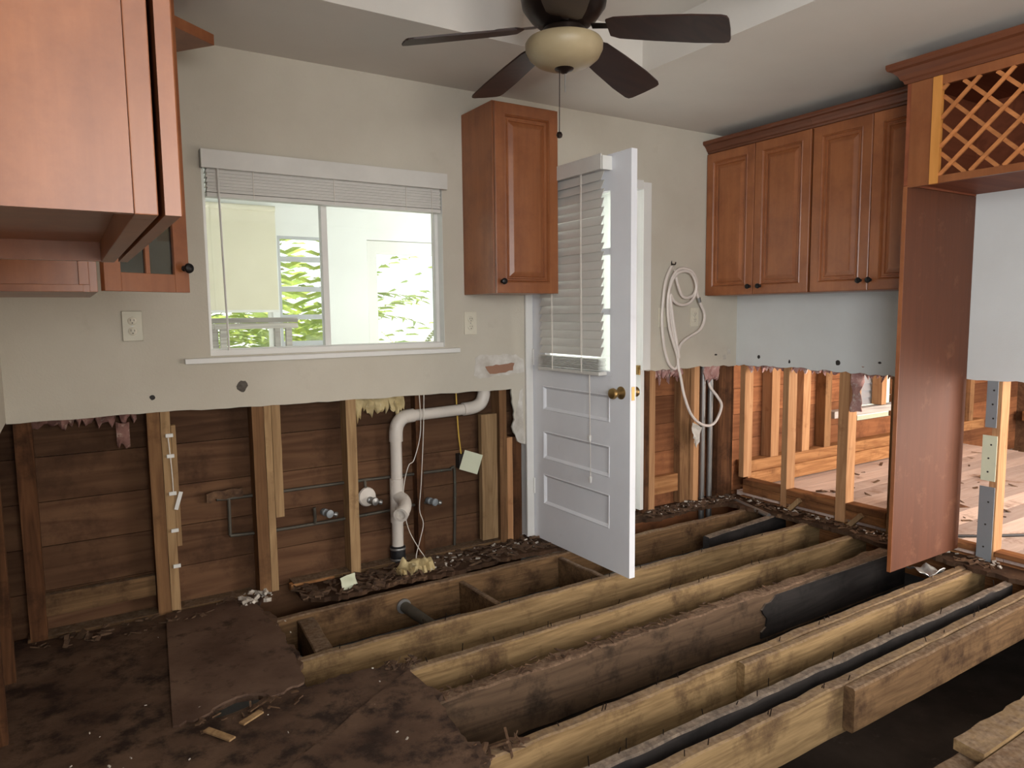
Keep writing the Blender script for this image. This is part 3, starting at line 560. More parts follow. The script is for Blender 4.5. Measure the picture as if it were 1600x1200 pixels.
tag(M().chips(70,on(4.1,6.8,1.6,3.25,0.024),0.01,0.05,0.2).build('wood_debris',CHIP),'wood scraps on the far room floor','debris',None,'stuff')
m = M(); m.prism([(0,0),(0.12,0.14),(0.20,0.16),(0.27,0.09),(0.42,0.03),(0.5,0.0)],'Y',0,0.012)
bmesh.ops.transform(m.bm, matrix=Matrix.Translation((4.42,2.42,0.02))@Matrix.Rotation(-0.5,4,'Z')@Matrix.Rotation(-0.25,4,'X'), verts=m.bm.verts[:]); tag(m.build('broken_board',STUDD),'dark broken board leaning on the far room floor behind the partition','board')
tag(M().tube([(3.99,2.05,0.028),(4.15,1.93,0.03),(4.35,1.80,0.03),(4.7,1.62,0.03),(5.2,1.45,0.03)],0.008,8,5).build('cable',BLKC,None,True),'black cable lying on the far room floor right of the brown panel','cable')
for (x0,y0,x1,y1,z,lab) in ((0.30,2.30,0.36,2.20,0.004,'light splinter stick on the floor below the plywood sheet'),(0.40,2.27,0.47,2.31,0.004,'pale curled scrap near the rotted hole')):
    d = Vector((x1-x0,y1-y0,0)); a = math.atan2(d.y,d.x)
    tag(M().box(0,d.length,-0.012,0.012,0,0.006,0.001,Matrix.Translation((x0,y0,z))@Matrix.Rotation(a,4,'Z')).build('wood_scrap',STUDL),lab,'wood scrap')
# ------------------------------------------------------------------ insulation
def ins(o,u,w,h,mat,label,seed,amp=0.03,rg=0.8,v=(0,0,-1),nu=34,th=0.012): return tag(M().rag(o,u,v,w,h,nu,8,amp,th,seed,rg).build('insulation',mat,None,True),label,'insulation')
ins((-0.16,3.375,0.93),(1,0,0),0.40,0.11,PINKD,'pinkish insulation shred under the drywall in the left bay',1)
ins((0.16,3.365,0.86),(1,0,0),0.05,0.13,PINKD,'thin pink tuft hanging in the left bay',2,0.012,0.4,nu=6)
ins((1.20,3.385,0.91),(1,0,0),0.27,0.17,YEL,'yellow insulation hanging left of the drain pipe elbow',3,0.025)
ins((3.22,3.375,0.96),(1,0,0),0.24,0.15,PINK,'pink insulation hanging in the bay right of the door',4)
ins((3.07,3.375,0.80),(1,0,0),0.08,0.26,PINK,'pink insulation tuft beside the right door jamb',5,0.02,0.4,nu=6)
ins((3.66,3.36,0.95),(1,0,0),0.14,0.15,PINK,'pink insulation around the two grey conduits',6,0.02,0.4)
ins((4.0,3.25,0.965),(0,-1,0),0.29,0.10,PINK,'pink insulation under the drywall between corner and second partition stud',7)
ins((4.0,2.90,0.965),(0,-1,0),0.33,0.10,PINK,'pink insulation under the drywall between second and third partition studs',8)
ins((4.0,2.486,0.965),(0,-1,0),0.25,0.11,PINK,'pink insulation under the drywall right of the third partition stud',9)
ins((3.99,2.49,0.93),(0,-1,0),0.07,0.28,PINK,'long pink insulation strand on the third partition stud',10,0.02,0.3,nu=6)
ins((1.33,3.25,0.03),(1,0,0),0.20,0.11,YEL,'yellow insulation clump packed around the drain pipe foot',11,0.03,0.4,(0,-0.8,-0.15),th=0.03)
ins((3.50,3.30,0.56),(1,0,-0.5),0.09,0.16,GYP,'torn paper scrap caught below the white hose',12,0.02,0.4,nu=6,th=0.004)
ins((1.04,3.20,0.05),(1,0.2,0.1),0.08,0.07,PALEP,'pale torn scrap leaning at the foot of the window wall',13,0.012,0.3,(0,-0.5,-0.6),nu=6,th=0.004)
ins((3.52,1.80,-0.005),(1,-0.3,0),0.16,0.09,STEEL,'crumpled silvery foil scrap at the foot of the tall brown panel',31,0.03,0.3,(0.2,0.9,-0.3),nu=12,th=0.003)
# torn drywall face and patch
m = M(); m.prism(jag([(1.87,1.06),(1.90,1.075),(2.13,1.07),(2.18,1.04),(2.185,0.965),(2.02,0.955),(1.90,0.945),(1.86,0.965)],0.02,0.006,True),'Y',YB-0.0012,YB); tag(m.build('plaster_patch',GYP),'white plaster patch on the wall left of the door','patch')
m = M(); m.prism(jag([(1.93,1.01),(2.0,1.018),(2.12,1.02),(2.11,0.98),(2.04,0.97),(1.96,0.968)],0.02,0.005,True),'Y',YB-0.0022,YB-0.0013); tag(m.build('bare_patch',paint('bare_brown_paper',srgb(168,128,104),srgb(150,112,92),0.9)),'bare brown patch within the white plaster patch','patch')
m = M(); m.prism(jag([(2.118,0.70),(2.14,0.78),(2.155,0.86),(2.175,0.875),(2.175,0.65),(2.186,0.60),(2.186,0.555),(2.135,0.577),(2.10,0.66)],0.02,0.004,True),'Y',YB-0.0012,YB); tag(m.build('torn_edge',GYP),'white torn drywall edge beside the left door casing','torn edge')
def hole(x,z,rx,rz,lab,axis='Y',mat=DKS):
    pts = [((x+rx*math.cos(2*PI*k/14)*(0.85+0.3*random.random())),(z+rz*math.sin(2*PI*k/14)*(0.85+0.3*random.random()))) for k in range(14)]
    m = M(); 
    if axis=='Y': m.prism(pts,'Y',YB-0.001,YB)
    else: m.prism(pts,'X',XR-0.001,XR)
    tag(m.build('wall_hole',mat),lab,'hole')
hole(0.301,0.96,0.011,0.011,'round dark hole in the drywall above the first doubled stud')
hole(0.665,0.985,0.022,0.026,'ragged grey hole in the drywall above the tripled stud',mat=paint('hole_grey',srgb(110,104,96),srgb(70,64,58),0.95,40))
hole(3.325,1.60,0.006,0.02,'small dark slot above the hanging white hose')
hole(3.75,1.0,0.014,0.006,'small chip mark in the wall right of the white hose')
hole(3.14,0.985,0.012,0.012,'ragged dark hole near the corner under the wall cabinets','X'); hole(2.90,0.965,0.007,0.012,'narrow dark slot under the wall cabinets','X'); hole(2.56,0.975,0.016,0.017,'round dark hole under the wall cabinets, above the third stud','X'); hole(2.30,0.99,0.01,0.006,'small mark under the wall cabinets near the brown panel','X')
m = M(); m.prism(jag([(3.86,1.03),(3.90,1.035),(3.90,1.0),(3.865,0.995)],0.012,0.004,True),'Y',YB-0.001,YB); m.prism(jag([(3.82,0.99),(3.85,1.0),(3.85,0.965),(3.825,0.96)],0.012,0.004,True),'Y',YB-0.001,YB); tag(m.build('filler_spots',GYP),'two white filler spots on the wall near the corner','patch')
# ------------------------------------------------------------------ plumbing and wiring
pv = thing('drain_pipe',(1.413,3.36,0.02),'white plastic drain pipe rising from the floor and bending under the window wall','pipe')
m = M(); m.tube([(1.412,3.375,0.09),(1.414,3.375,0.3),(1.416,3.375,0.5),(1.418,3.375,0.69),(1.428,3.375,0.735),(1.462,3.375,0.765),(1.51,3.375,0.772),(1.65,3.372,0.775),(1.84,3.37,0.782),(1.90,3.37,0.792),(1.935,3.37,0.825),(1.942,3.37,0.88),(1.942,3.37,0.96)],0.030,20,6); m.build('pipe_run',PVC,pv,True)
for (pts) in ([(1.417,3.375,0.645),(1.419,3.375,0.70),(1.431,3.375,0.738),(1.464,3.375,0.767),(1.52,3.375,0.773)],[(1.81,3.37,0.781),(1.88,3.37,0.787),(1.922,3.37,0.808),(1.941,3.37,0.85),(1.942,3.37,0.89)]): M().tube(pts,0.0355,20,6).build('elbow',PVC,pv,True)
m = M(); m.tube([(1.413,3.375,0.22),(1.414,3.375,0.45)],0.0355,20,1); m.tube([(1.414,3.37,0.36),(1.425,3.31,0.345),(1.405,3.255,0.325),(1.37,3.215,0.31)],0.033,20,5); m.build('tee_fitting',PVC,pv,True)
m = M(); m.lathe([(0.024,0.0),(0.024,0.02),(0.037,0.02),(0.037,-0.012),(0.024,-0.012)],(1.37,3.215,0.31),(-0.62,-0.75,-0.25),20); m.build('outlet_collar',PVC,pv,True); M().lathe([(0.0,-0.009),(0.026,-0.009),(0.026,-0.006),(0.0,-0.006)],(1.37,3.215,0.31),(-0.62,-0.75,-0.25),20).build('bore',DKS,pv,True)
M().lathe([(0.034,0),(0.040,0.004),(0.040,0.082),(0.034,0.088)],(1.411,3.375,0.005),(0,0,1),24).build('rubber_coupling',RUB,pv,True)
m = M()
for h in (0.012,0.068): m.lathe([(0.0405,0),(0.042,0.002),(0.042,0.01),(0.0405,0.012)],(1.411,3.375,0.005+h),(0,0,1),24)
m.build('hose_clamp',STEEL,pv,True)
cp = thing('water_pipe',(0.6,3.40,0.28),'upper weathered copper water pipe crossing the stud bays and dropping at the junction box','pipe')
m = M(); m.tube([(0.545,3.415,0.462),(0.70,3.415,0.458),(1.15,3.415,0.457),(1.45,3.415,0.452),(1.755,3.415,0.447)],0.008,10,3); m.tube([(1.755,3.415,0.452),(1.775,3.415,0.44),(1.772,3.415,0.2),(1.765,3.415,0.01)],0.008,10,3); m.tube([(0.598,3.415,0.458),(0.596,3.415,0.285)],0.008,10,1); m.build('pipe_run',COP,cp,True)
M().rag((0.50,3.405,0.50),(1,0,0.05),(0,0,-1),0.16,0.05,8,4,0.02,0.012,21,0.4).build('pipe_wrap',CHIP,cp,True)
c2 = thing('water_pipe',(1.0,3.40,0.27),'lower weathered copper water pipe passing behind the white drain pipe','pipe')
m = M(); m.tube([(0.596,3.415,0.283),(0.8,3.415,0.272),(1.15,3.415,0.272),(1.38,3.415,0.276),(1.60,3.415,0.286)],0.008,10,3); m.tube([(0.99,3.415,0.272),(0.99,3.40,0.30),(0.985,3.39,0.36)],0.008,10,3); m.build('pipe_run',COP,c2,True)
def valve(x,z,lab,body):
    v = thing('stop_valve',(x,3.36,z-0.03),lab,'valve')
    m = M(); m.lathe([(0.014,0),(0.018,0.01),(0.018,0.03),(0.012,0.035),(0.012,0.055),(0.02,0.058),(0.02,0.07),(0.008,0.074)],(x,3.405,z),(0.25,-1,0),16); m.build('valve_body',body,v,True)
    m = M(); m.lathe([(0.006,0),(0.006,0.03),(0.013,0.032),(0.013,0.045),(0.005,0.05)],(x+0.012,3.36,z),(0.8,-0.3,-0.2),12); m.build('valve_handle',STEEL,v,True); return v
v = valve(1.265,0.355,'stop valve with a dented white escutcheon between stud and drain pipe',STEEL); M().lathe([(0.012,0),(0.05,0.004),(0.046,0.014),(0.016,0.02)],(1.26,3.405,0.37),(0.15,-1,0.1),20).build('escutcheon',PVC,v,True); M().tube([(1.255,3.41,0.455),(1.258,3.405,0.39)],0.008,8,1).build('riser',COP,v,True)
valve(1.03,0.33,'small grey stop valve left of the single pale stud',GREYM); valve(1.60,0.30,'small stop valve right of the drain pipe, by the dark stud',GREYM)
jb = thing('junction_box',(1.83,3.40,0.43),'junction box with a tilted pale cover on the sheathing right of the drain pipe','box')
M().box(1.79,1.87,3.385,3.43,0.45,0.53,0.003).build('box_body',DKS,jb); M().box(-0.052,0.052,-0.0015,0.0015,-0.055,0.055,0.001,Matrix.Translation((1.845,3.352,0.487))@Matrix.Rotation(0.35,4,'Y')@Matrix.Rotation(-0.4,4,'Z')).build('cover_plate',PALEP,jb)
tag(M().tube([(1.783,3.40,0.95),(1.785,3.39,0.75),(1.795,3.395,0.63),(1.81,3.40,0.53)],0.004,8,4).build('cable',YELC,None,True),'yellow cable dropping to the junction box','cable')
tag(M().tube([(1.534,3.335,0.94),(1.54,3.335,0.70),(1.50,3.335,0.55),(1.468,3.335,0.52),(1.44,3.33,0.44),(1.428,3.325,0.33),(1.45,3.32,0.19),(1.50,3.31,0.08),(1.525,3.29,0.03),(1.50,3.25,0.004)],0.0022,6,5).build('cord',CORD,None,True),'thin white cord looping in front of the drain pipe to the floor','cord')
tag(M().tube([(1.565,3.335,0.94),(1.555,3.333,0.7),(1.535,3.333,0.42),(1.52,3.33,0.28),(1.54,3.33,0.2),(1.515,3.32,0.12),(1.48,3.30,0.03),(1.49,3.24,0.004)],0.0022,6,5).build('cord',CORD,None,True),'thin white cord hanging straight along the dark stud','cord')
for x,lab in ((3.69,'left grey conduit standing in the corner bay'),(3.765,'right grey conduit standing in the corner bay')): tag(M().tube([(x,3.385,-0.15),(x,3.385,1.2)],0.019,16,1).build('conduit',STEEL,None,True),lab,'conduit')
cw = thing('wall_clip_wire',(0.35,3.34,0.3),'white wire stapled with clips along the pale stud','wire')
M().tube([(0.352,3.339,0.78),(0.356,3.337,0.7),(0.36,3.339,0.6),(0.36,3.339,0.53)],0.0022,6,4).build('wire',CORD,cw,True)
for z in (0.79,0.70,0.535,0.37,0.21): M().box(0.342,0.372,3.334,3.343,z-0.008,z+0.008,0.002).build('clip',WHITE,cw)
M().box(-0.008,0.008,-0.003,0.003,-0.04,0.04,0.001,Matrix.Translation((0.378,3.338,0.50))@Matrix.Rotation(0.3,4,'Y')).build('tag_strip',WHITE,cw)
# coiled hose on the wall
m = M(); c1 = [(3.320,3.318,1.575),(3.30,3.312,1.575),(3.258,3.31,1.50),(3.235,3.308,1.40),(3.225,3.31,1.24),(3.245,3.31,1.08),(3.285,3.31,0.97),(3.34,3.312,0.925),(3.365,3.305,0.955),(3.35,3.30,1.02),(3.315,3.30,1.10),(3.28,3.30,1.20),(3.262,3.298,1.32),(3.268,3.296,1.42),(3.31,3.295,1.51),(3.38,3.294,1.552),(3.46,3.294,1.545),(3.508,3.294,1.48),(3.505,3.292,1.41),(3.455,3.29,1.355),(3.38,3.29,1.338),(3.31,3.29,1.36),(3.275,3.288,1.40),(3.30,3.288,1.25),(3.33,3.288,1.12),(3.36,3.29,1.0)]
m.tube(c1,0.0095,10,6)
c3 = [(3.335,3.31,1.56),(3.345,3.30,1.48),(3.385,3.298,1.40),(3.44,3.298,1.385),(3.50,3.298,1.41),(3.52,3.298,1.48),(3.48,3.298,1.55),(3.41,3.30,1.572),(3.35,3.30,1.56),(3.30,3.30,1.51),(3.275,3.30,1.42),(3.285,3.30,1.30),(3.33,3.302,1.10),(3.37,3.302,0.99)]
m.tube(c3,0.0095,10,6)
c4 = [(3.515,3.30,1.45),(3.545,3.30,1.37),(3.598,3.30,1.28),(3.590,3.30,1.215),(3.545,3.30,1.165),(3.46,3.30,1.13),(3.385,3.30,1.085),(3.36,3.30,1.02),(3.36,3.296,0.95),(3.378,3.29,0.867),(3.415,3.29,0.738),(3.489,3.29,0.604),(3.60,3.29,0.533),(3.705,3.29,0.541),(3.775,3.295,0.645),(3.772,3.33,0.71),(3.74,3.37,0.78),(3.735,3.385,0.86)]
m.tube(c4,0.0095,10,6)
hz = tag(m.build('hose',HOSE,None,True),'white hose coiled on the wall beside the door, its end looping into the corner bay','hose')
M().tube([(3.54,3.30,1.385),(3.553,3.30,1.355)],0.013,12,1).build('coupling',STEEL,hz,True)
tag(M().tube([(3.325,3.331,1.60),(3.325,3.30,1.595),(3.325,3.295,1.61)],0.004,8,3).build('wall_hook',BRZ,None,True),'small dark hook holding the white hose','hook')
# outlets
def outlet(x0,x1,z0,z1,lab,mat,duplex=True):
    t = thing('outlet_plate',((x0+x1)/2,YB,z0),lab,'outlet')
    M().box(x0,x1,YB-0.006,YB-0.0003,z0,z1,0.002).build('plate',mat,t); xc=(x0+x1)/2; zc=(z0+z1)/2; h=z1-z0
    for s in (-1,1):
        if duplex:
            r = M().lathe([(0.0165,0),(0.0165,0.0035),(0.015,0.0045)],(xc,YB-0.006,zc+s*h*0.17),(0,-1,0),20).build('receptacle',ALM,t,True)
            m = M(); m.box(xc-0.0075,xc-0.0055,YB-0.0112,YB-0.0104,zc+s*h*0.17-0.001,zc+s*h*0.17+0.008); m.box(xc+0.0055,xc+0.0075,YB-0.0112,YB-0.0104,zc+s*h*0.17-0.001,zc+s*h*0.17+0.007); m.lathe([(0.0025,0),(0.0025,0.0008)],(xc,YB-0.0104,zc+s*h*0.17-0.008),(0,-1,0),10); m.build('slot',DKS,r)
    M().lathe([(0.003,0),(0.003,0.0015)],(xc,YB-0.006,zc),(0,-1,0),10).build('screw',STEEL,t)
outlet(0.205,0.281,1.20,1.325,'silvery duplex outlet on the wall left of the window',plain('brushed_plate',srgb(150,144,128),0.4,0.3))
outlet(1.805,1.880,1.187,1.308,'almond duplex outlet on the wall right of the window, under the single cabinet',ALM)
outlet(3.497,3.572,1.198,1.320,'almond outlet right of the coiled hose',ALM)
sw = thing('switch_plate',(3.248,YB,1.198),'almond switch plate half hidden by the coiled hose beside the door casing','switch'); M().box(3.212,3.284,YB-0.006,YB-0.0003,1.198,1.320,0.002).build('plate',ALM,sw); M().box(3.243,3.253,YB-0.016,YB-0.006,1.25,1.268,0.002).build('toggle',ALM,sw)
# ------------------------------------------------------------------ door with blind
dr = thing('door_1',(2.2565,3.31,0.012),'open white panel door with a covered window, swung into the room','door')
dx0, dx1, dy0, dy1, dz0, dz1 = 2.239, 2.274, 2.503, 3.327, 0.012, 2.042
holes = [(2.650,3.200,1.01,1.875),(2.650,3.222,0.758,0.895),(2.650,3.222,0.482,0.640),(2.650,3.222,0.222,0.396)]
m = M(); wall_holes(m,'X',dx0,dx1,dy0,dy1,dz0,dz1,holes)
for (a,b,c,d) in holes[1:]:
    for (ox,nx,u0,us) in ((dx0,(-1,0,0),b,(0,-1,0)),(dx1,(1,0,0),a,(0,1,0))):
        m.panel((ox,u0,c),us,(0,0,1),nx,b-a,d-c,[(0,0),(0.004,0.003),(0.010,-0.002),(0.018,-0.011),(0.03,-0.011)],False)
for (z0,z1) in ((1.285,1.315),(1.575,1.605)): m.box(dx0+0.004,dx1-0.004,2.650,3.200,z0,z1)
m.build('door_leaf',DOORW,dr); M().box(2.255,2.259,2.646,3.204,1.006,1.879).build('pane',GLS,dr)
for s,x in ((-1,dx0),(1,dx1)):
    kb = M().lathe([(0.031,0),(0.031,0.004),(0.018,0.012),(0.012,0.016),(0.012,0.032),(0.022,0.038),(0.027,0.05),(0.024,0.062),(0.012,0.068),(0.0,0.069)],(x,2.567,0.912),(s,0,0),24).build('door_knob',BRASS,dr,True)
M().box(2.247,2.266,2.5015,2.5035,0.88,0.945,0.0005).build('latch_plate',BRASS,dr)
for z in (0.31,1.05,1.8): M().tube([(2.236,3.312,z-0.045),(2.236,3.312,z+0.045)],0.006,10,1).build('hinge',WHITE,dr,True)
bl = thing('door_blind',(2.21,2.92,0.99),'white slatted blind hanging over the window of the open door','blind')
M().box(2.185,2.237,2.655,3.20,1.975,2.035,0.003).build('headrail',WHITE,bl); M().box(2.178,2.185,2.648,3.205,1.968,2.04,0.002).build('valance',BLIND,bl)
for (y) in (2.648,): M().box(2.180,2.238,2.636,2.650,1.965,2.03,0.003).build('bracket',WHITE,bl)
zs = 1.945; k = 0
while zs > 1.07:
    M().box(-0.0012,0.0012,2.668,3.19,-0.025,0.025,0.0005,Matrix.Translation((2.207,0,zs))@Matrix.Rotation(math.radians(24+3*math.sin(k*1.7)),4,'Y')).build('slat',BLIND,bl); zs -= 0.042; k += 1
for k in range(8): M().box(2.185,2.233,2.672+0.003*(k%3),3.19,1.015+k*0.0075,1.018+k*0.0075,0.0005,Matrix.Rotation(0.0,4,'X')).build('slat',BLIND,bl)
M().box(2.183,2.235,2.668,3.19,0.99,1.008,0.003).build('bottom_rail',BLIND,bl)
for y in (2.80,3.05):
    m = M(); m.tube([(2.181,y,1.97),(2.182,y+0.003,1.6),(2.181,y-0.002,1.2),(2.181,y,1.0)],0.0016,6,4); m.tube([(2.184,y+0.012,1.97),(2.179,y+0.006,1.5),(2.181,y+0.004,1.0)],0.0013,6,4); m.build('ladder_cord',CORD,bl,True)
for (y,zb) in ((2.757,0.685),(2.752,0.475)):
    m = M(); m.tube([(2.195,y,1.0),(2.20,y,zb)],0.0013,6,1); cd = m.build('lift_cord',CORD,bl,True); M().lathe([(0.003,0),(0.006,0.006),(0.0085,0.03),(0.003,0.034)],(2.20,y,zb-0.034),(0,0,1),12).build('tassel',WHITE,cd,True)
# ------------------------------------------------------------------ window blind
wb = thing('window_blind',(1.115,3.33,1.81),'white blind drawn up to the top of the kitchen window','blind')
M().box(0.535,1.70,3.285,3.297,1.928,2.006,0.002).build('valance',BLIND,wb); M().box(0.55,1.685,3.30,3.36,1.945,1.985,0.002).build('headrail',WHITE,wb); M().box(0.535,0.545,3.297,3.35,1.932,2.004).build('bracket',STEEL,wb)
for k in range(16): M().box(0.556+0.002*(k%3),1.672-0.002*((k+1)%3),3.312+0.002*(k%2),3.362,1.832+k*0.0068,1.8382+k*0.0068,0.0008).build('slat',BLIND,wb)
M().box(0.556,1.672,3.312,3.364,1.812,1.830,0.003).build('bottom_rail',BLIND,wb)
for x in (0.75,1.115,1.48): M().tube([(x,3.309,1.94),(x,3.309,1.815)],0.0016,6,1).build('ladder_cord',CORD,wb,True)
M().tube([(0.600,3.290,1.94),(0.600,3.288,1.84),(0.604,3.286,1.5),(0.609,3.284,1.15)],0.0045,8,3).build('tilt_wand',BLIND,wb,True)
M().tube([(1.617,3.30,1.93),(1.617,3.30,1.6),(1.618,3.30,1.42)],0.0014,6,3).build('lift_cord',CORD,wb,True)
# ------------------------------------------------------------------ cabinets
RAISED = [(0,0),(0,0.019),(0.003,0.021),(0.052,0.021),(0.056,0.024),(0.061,0.017),(0.064,0.009),(0.071,0.009),(0.074,0.013),(0.080,0.013),(0.083,0.006),(0.105,0.017),(0.112,0.018)]
def knob(p,n,parent): M().lathe([(0.009,0),(0.009,0.003),(0.006,0.006),(0.006,0.014),(0.013,0.018),(0.016,0.024),(0.014,0.030),(0.006,0.034),(0.0,0.0345)],p,n,18).build('knob',BLK,parent,True)
def cab_door(o,u,n,w,h,parent,knob_at=None,mat=MAPLE):
    d = M().panel(o,u,(0,0,1),n,w,h,RAISED).build('cabinet_door',mat,parent)
    if knob_at: p = Vector(o)+Vector(u)*knob_at[0]+Vector((0,0,knob_at[1]))+Vector(n)*0.021; knob(p,n,d)
    return d
# single cabinet right of the window
sc = thing('wall_cabinet',(1.99,3.17,1.395),'single maple wall cabinet between the window and the door','cabinet')
M().box(1.809,2.188,3.02,3.329,1.397,2.32,0.002).build('cabinet_body',MAPLE,sc); cab_door((1.812,3.019,1.397),(1,0,0),(0,-1,0),0.373,0.915,sc,(0.03,0.058))
# pair of double cabinets on the right wall
def crown_profile(): return [(0,0),(0.008,0.0),(0.012,0.012),(0.02,0.018),(0.026,0.032),(0.042,0.05),(0.056,0.056),(0.060,0.066),(0.060,0.080),(0,0.080)]
def crown_x(parent,xf,y0,y1,z0,ret,mat=MAPLEH,sc=1.0,ret0=None):
    # runs along Y at face xf (projecting to -X), optional return towards +X at the y1 end
    m = M(); pr = crown_profile(); n = len(pr); vs = []
    for (a,b) in pr: vs.append((xf-a*sc,y0,z0+b*sc))
    e = 1 if ret else 0
    for (a,b) in pr: vs.append((xf-a*sc,y1+a*sc*e,z0+b*sc))
    fs = [[i,(i+1)%n,n+(i+1)%n,n+i] for i in range(n)]+[list(range(n))]
    if ret:
        for (a,b) in pr: vs.append((ret,y1+a*sc,z0+b*sc))
        fs += [[n+i,n+(i+1)%n,2*n+(i+1)%n,2*n+i] for i in range(n)]+[list(range(2*n,3*n))]
    else: fs += [list(range(n,2*n))]
    m.add(vs,fs); return m.build('crown_molding',mat,parent)
XF = 3.651
for (ya,yb,lab,ks,opn) in ((2.556,3.329,'maple double-door wall cabinet in the corner of the cabinet wall',((2.962,1.447),(2.885,1.447)),0),(1.850,2.548,'maple double-door wall cabinet between the corner cabinet and the tall brown panel',((2.236,1.452),(2.180,1.452)),1)):
    t = thing('wall_cabinet',((XF+XR)/2,(ya+yb)/2,1.395),lab,'cabinet')
    M().box(XF,3.953,ya,yb,1.397,2.34,0.002).build('cabinet_body',MAPLE,t)
    mid = 2.944 if not opn else 2.196
    for (a,b,kk) in ((mid+0.002,yb-0.004,ks[0]),(ya+0.003,mid-0.002,ks[1])):
        cab_door((XF-0.001,b,1.400),(0,-1,0),(-1,0,0),b-a,0.912,t,(b-kk[0],kk[1]-1.400))
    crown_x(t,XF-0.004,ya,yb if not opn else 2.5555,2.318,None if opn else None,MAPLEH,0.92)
# tall panel and wine rack cabinet over the missing fridge
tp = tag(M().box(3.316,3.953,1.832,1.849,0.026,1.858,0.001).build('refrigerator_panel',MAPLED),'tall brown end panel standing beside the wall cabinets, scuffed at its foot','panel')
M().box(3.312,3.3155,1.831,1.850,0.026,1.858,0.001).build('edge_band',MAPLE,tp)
wr = thing('wine_rack_cabinet',(3.6,1.4,1.85),'maple cabinet with diagonal bottle lattice on top of the tall brown panel','cabinet')
m = M(); m.box(3.316,3.953,1.832,1.850,1.86,2.33); m.box(3.336,3.953,0.93,0.948,1.86,2.33); m.box(3.336,3.953,0.948,1.832,1.87,1.886); m.box(3.336,3.953,0.948,1.832,2.31,2.33); m.box(3.93,3.953,0.948,1.832,1.886,2.31); m.build('cabinet_body',CABIN,wr)
M().box(3.314,3.334,1.735,1.832,1.85,2.33,0.001).build('face_stile',MAPLE,wr); M().box(3.314,3.334,0.93,1.00,1.85,2.33,0.001).build('face_stile',MAPLE,wr); M().box(3.310,3.334,1.697,1.735,1.85,2.33,0.001).build('bare_stile',MAPLEY,wr)
M().box(3.314,3.334,1.00,1.697,1.85,1.882,0.001).build('face_rail',MAPLE,wr); M().box(3.314,3.334,1.00,1.697,2.272,2.33,0.001).build('face_rail',MAPLE,wr)
def clip_line(c, s, y0,y1,z0,z1):
    # line z = s*(y-c): clipped to the opening
    pts = []
    ya,yb = (z0/s+c),(z1/s+c)
    if s<0: ya,yb = yb,ya
    lo,hi = max(y0,min(ya,yb)),min(y1,max(ya,yb))
    return (lo,hi) if hi-lo>0.02 else None
ly0,ly1,lz0,lz1 = 1.0,1.697,1.882,2.272; LO = (0.0536,0.0770)
for s,xo in ((-0.95,3.320),(0.95,3.331)):
    for k in range(-12,22):
        c = ly0+k*0.129+(LO[1] if s>0 else LO[0])
        # z-lz0 = s*(y-c)
        ya = max(ly0,min(c,c+(lz1-lz0)/s)); yb2 = min(ly1,max(c,c+(lz1-lz0)/s))
        if yb2-ya<0.015: continue
        p,q = Vector((xo,ya,lz0+s*(ya-c))),Vector((xo,yb2,lz0+s*(yb2-c))); d = (q-p); L = d.length; d.normalize(); nn = d.cross(Vector((1,0,0)))
        mt = Matrix(((1,d.x,nn.x,p.x),(0,d.y,nn.y,p.y),(0,d.z,nn.z,p.z),(0,0,0,1)))
        M().box(-0.005,0.005,0,L,-0.008,0.008,0.001,mt).build('lattice_bar',LATT,wr)
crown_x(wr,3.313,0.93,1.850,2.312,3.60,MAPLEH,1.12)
# left wall: near cabinet
nc = thing('wall_cabinet',(-0.06,1.15,1.40),'large maple wall cabinet close to the camera at upper left','cabinet')
m = M(); m.box(-0.208,0.066,0.80,0.812,1.402,2.44); m.box(-0.208,0.066,1.50,1.515,1.402,2.44); m.box(-0.208,0.066,0.812,1.50,1.436,1.448); m.box(-0.208,-0.2,0.812,1.50,1.448,2.44); m.box(-0.2,0.066,0.812,1.50,2.42,2.44); m.build('cabinet_body',MAPLE,nc)
m = M(); m.box(0.0665,0.088,0.799,0.84,1.401,2.44,0.001); m.box(0.0665,0.088,1.475,1.516,1.401,2.44,0.001); m.box(0.0665,0.088,0.84,1.475,1.401,1.44,0.001); m.build('face_frame',MAPLE,nc)
M().panel((0.0945,0.802,1.402),(0,1,0),(0,0,1),(1,0,0),0.71,1.03,[(0,0),(0,0.015),(0.002,0.0165),(0.052,0.0165),(0.06,0.010),(0.075,0.007),(0.1,0.014)]).build('cabinet_door',MAPLE,nc)
# left wall: far cabinet with an open glass door
fc = thing('wall_cabinet',(-0.06,2.65,1.372),'far left maple wall cabinet with its glazed door standing open','cabinet')
m = M(); m.box(-0.208,0.07,2.33,2.345,1.372,2.318); m.box(-0.208,0.07,2.96,2.975,1.372,2.318); m.box(-0.208,0.07,2.345,2.96,1.372,1.39); m.box(-0.208,0.07,2.345,2.96,2.30,2.318); m.box(-0.208,-0.2,2.345,2.96,1.39,2.30); m.build('cabinet_body',MAPLE,fc)
m = M(); m.box(0.07,0.09,2.33,2.37,1.372,2.318,0.001); m.box(0.07,0.09,2.935,2.975,1.372,2.318,0.001); m.box(0.07,0.09,2.37,2.935,1.372,1.41,0.001); m.build('face_frame',MAPLE,fc)
m = M(); m.box(-0.19,0.055,2.322,2.33,1.372,1.392,0.001); m.box(0.045,0.07,2.322,2.33,1.392,2.318,0.001); m.build('side_frame',MAPLE,fc)
hx,hy = 0.098,2.345; du = Vector((0.235,0.13,0)).normalized(); dn = Vector((du.y,-du.x,0)); dw = 0.275; H = 0.93
def dbox(m,a0,a1,b0,b1,t0,t1): m.box(a0,a1,t0,t1,b0,b1,0.0015,Matrix(((du.x,dn.x,0,hx),(du.y,dn.y,0,hy),(0,0,1,1.375),(0,0,0,1))))
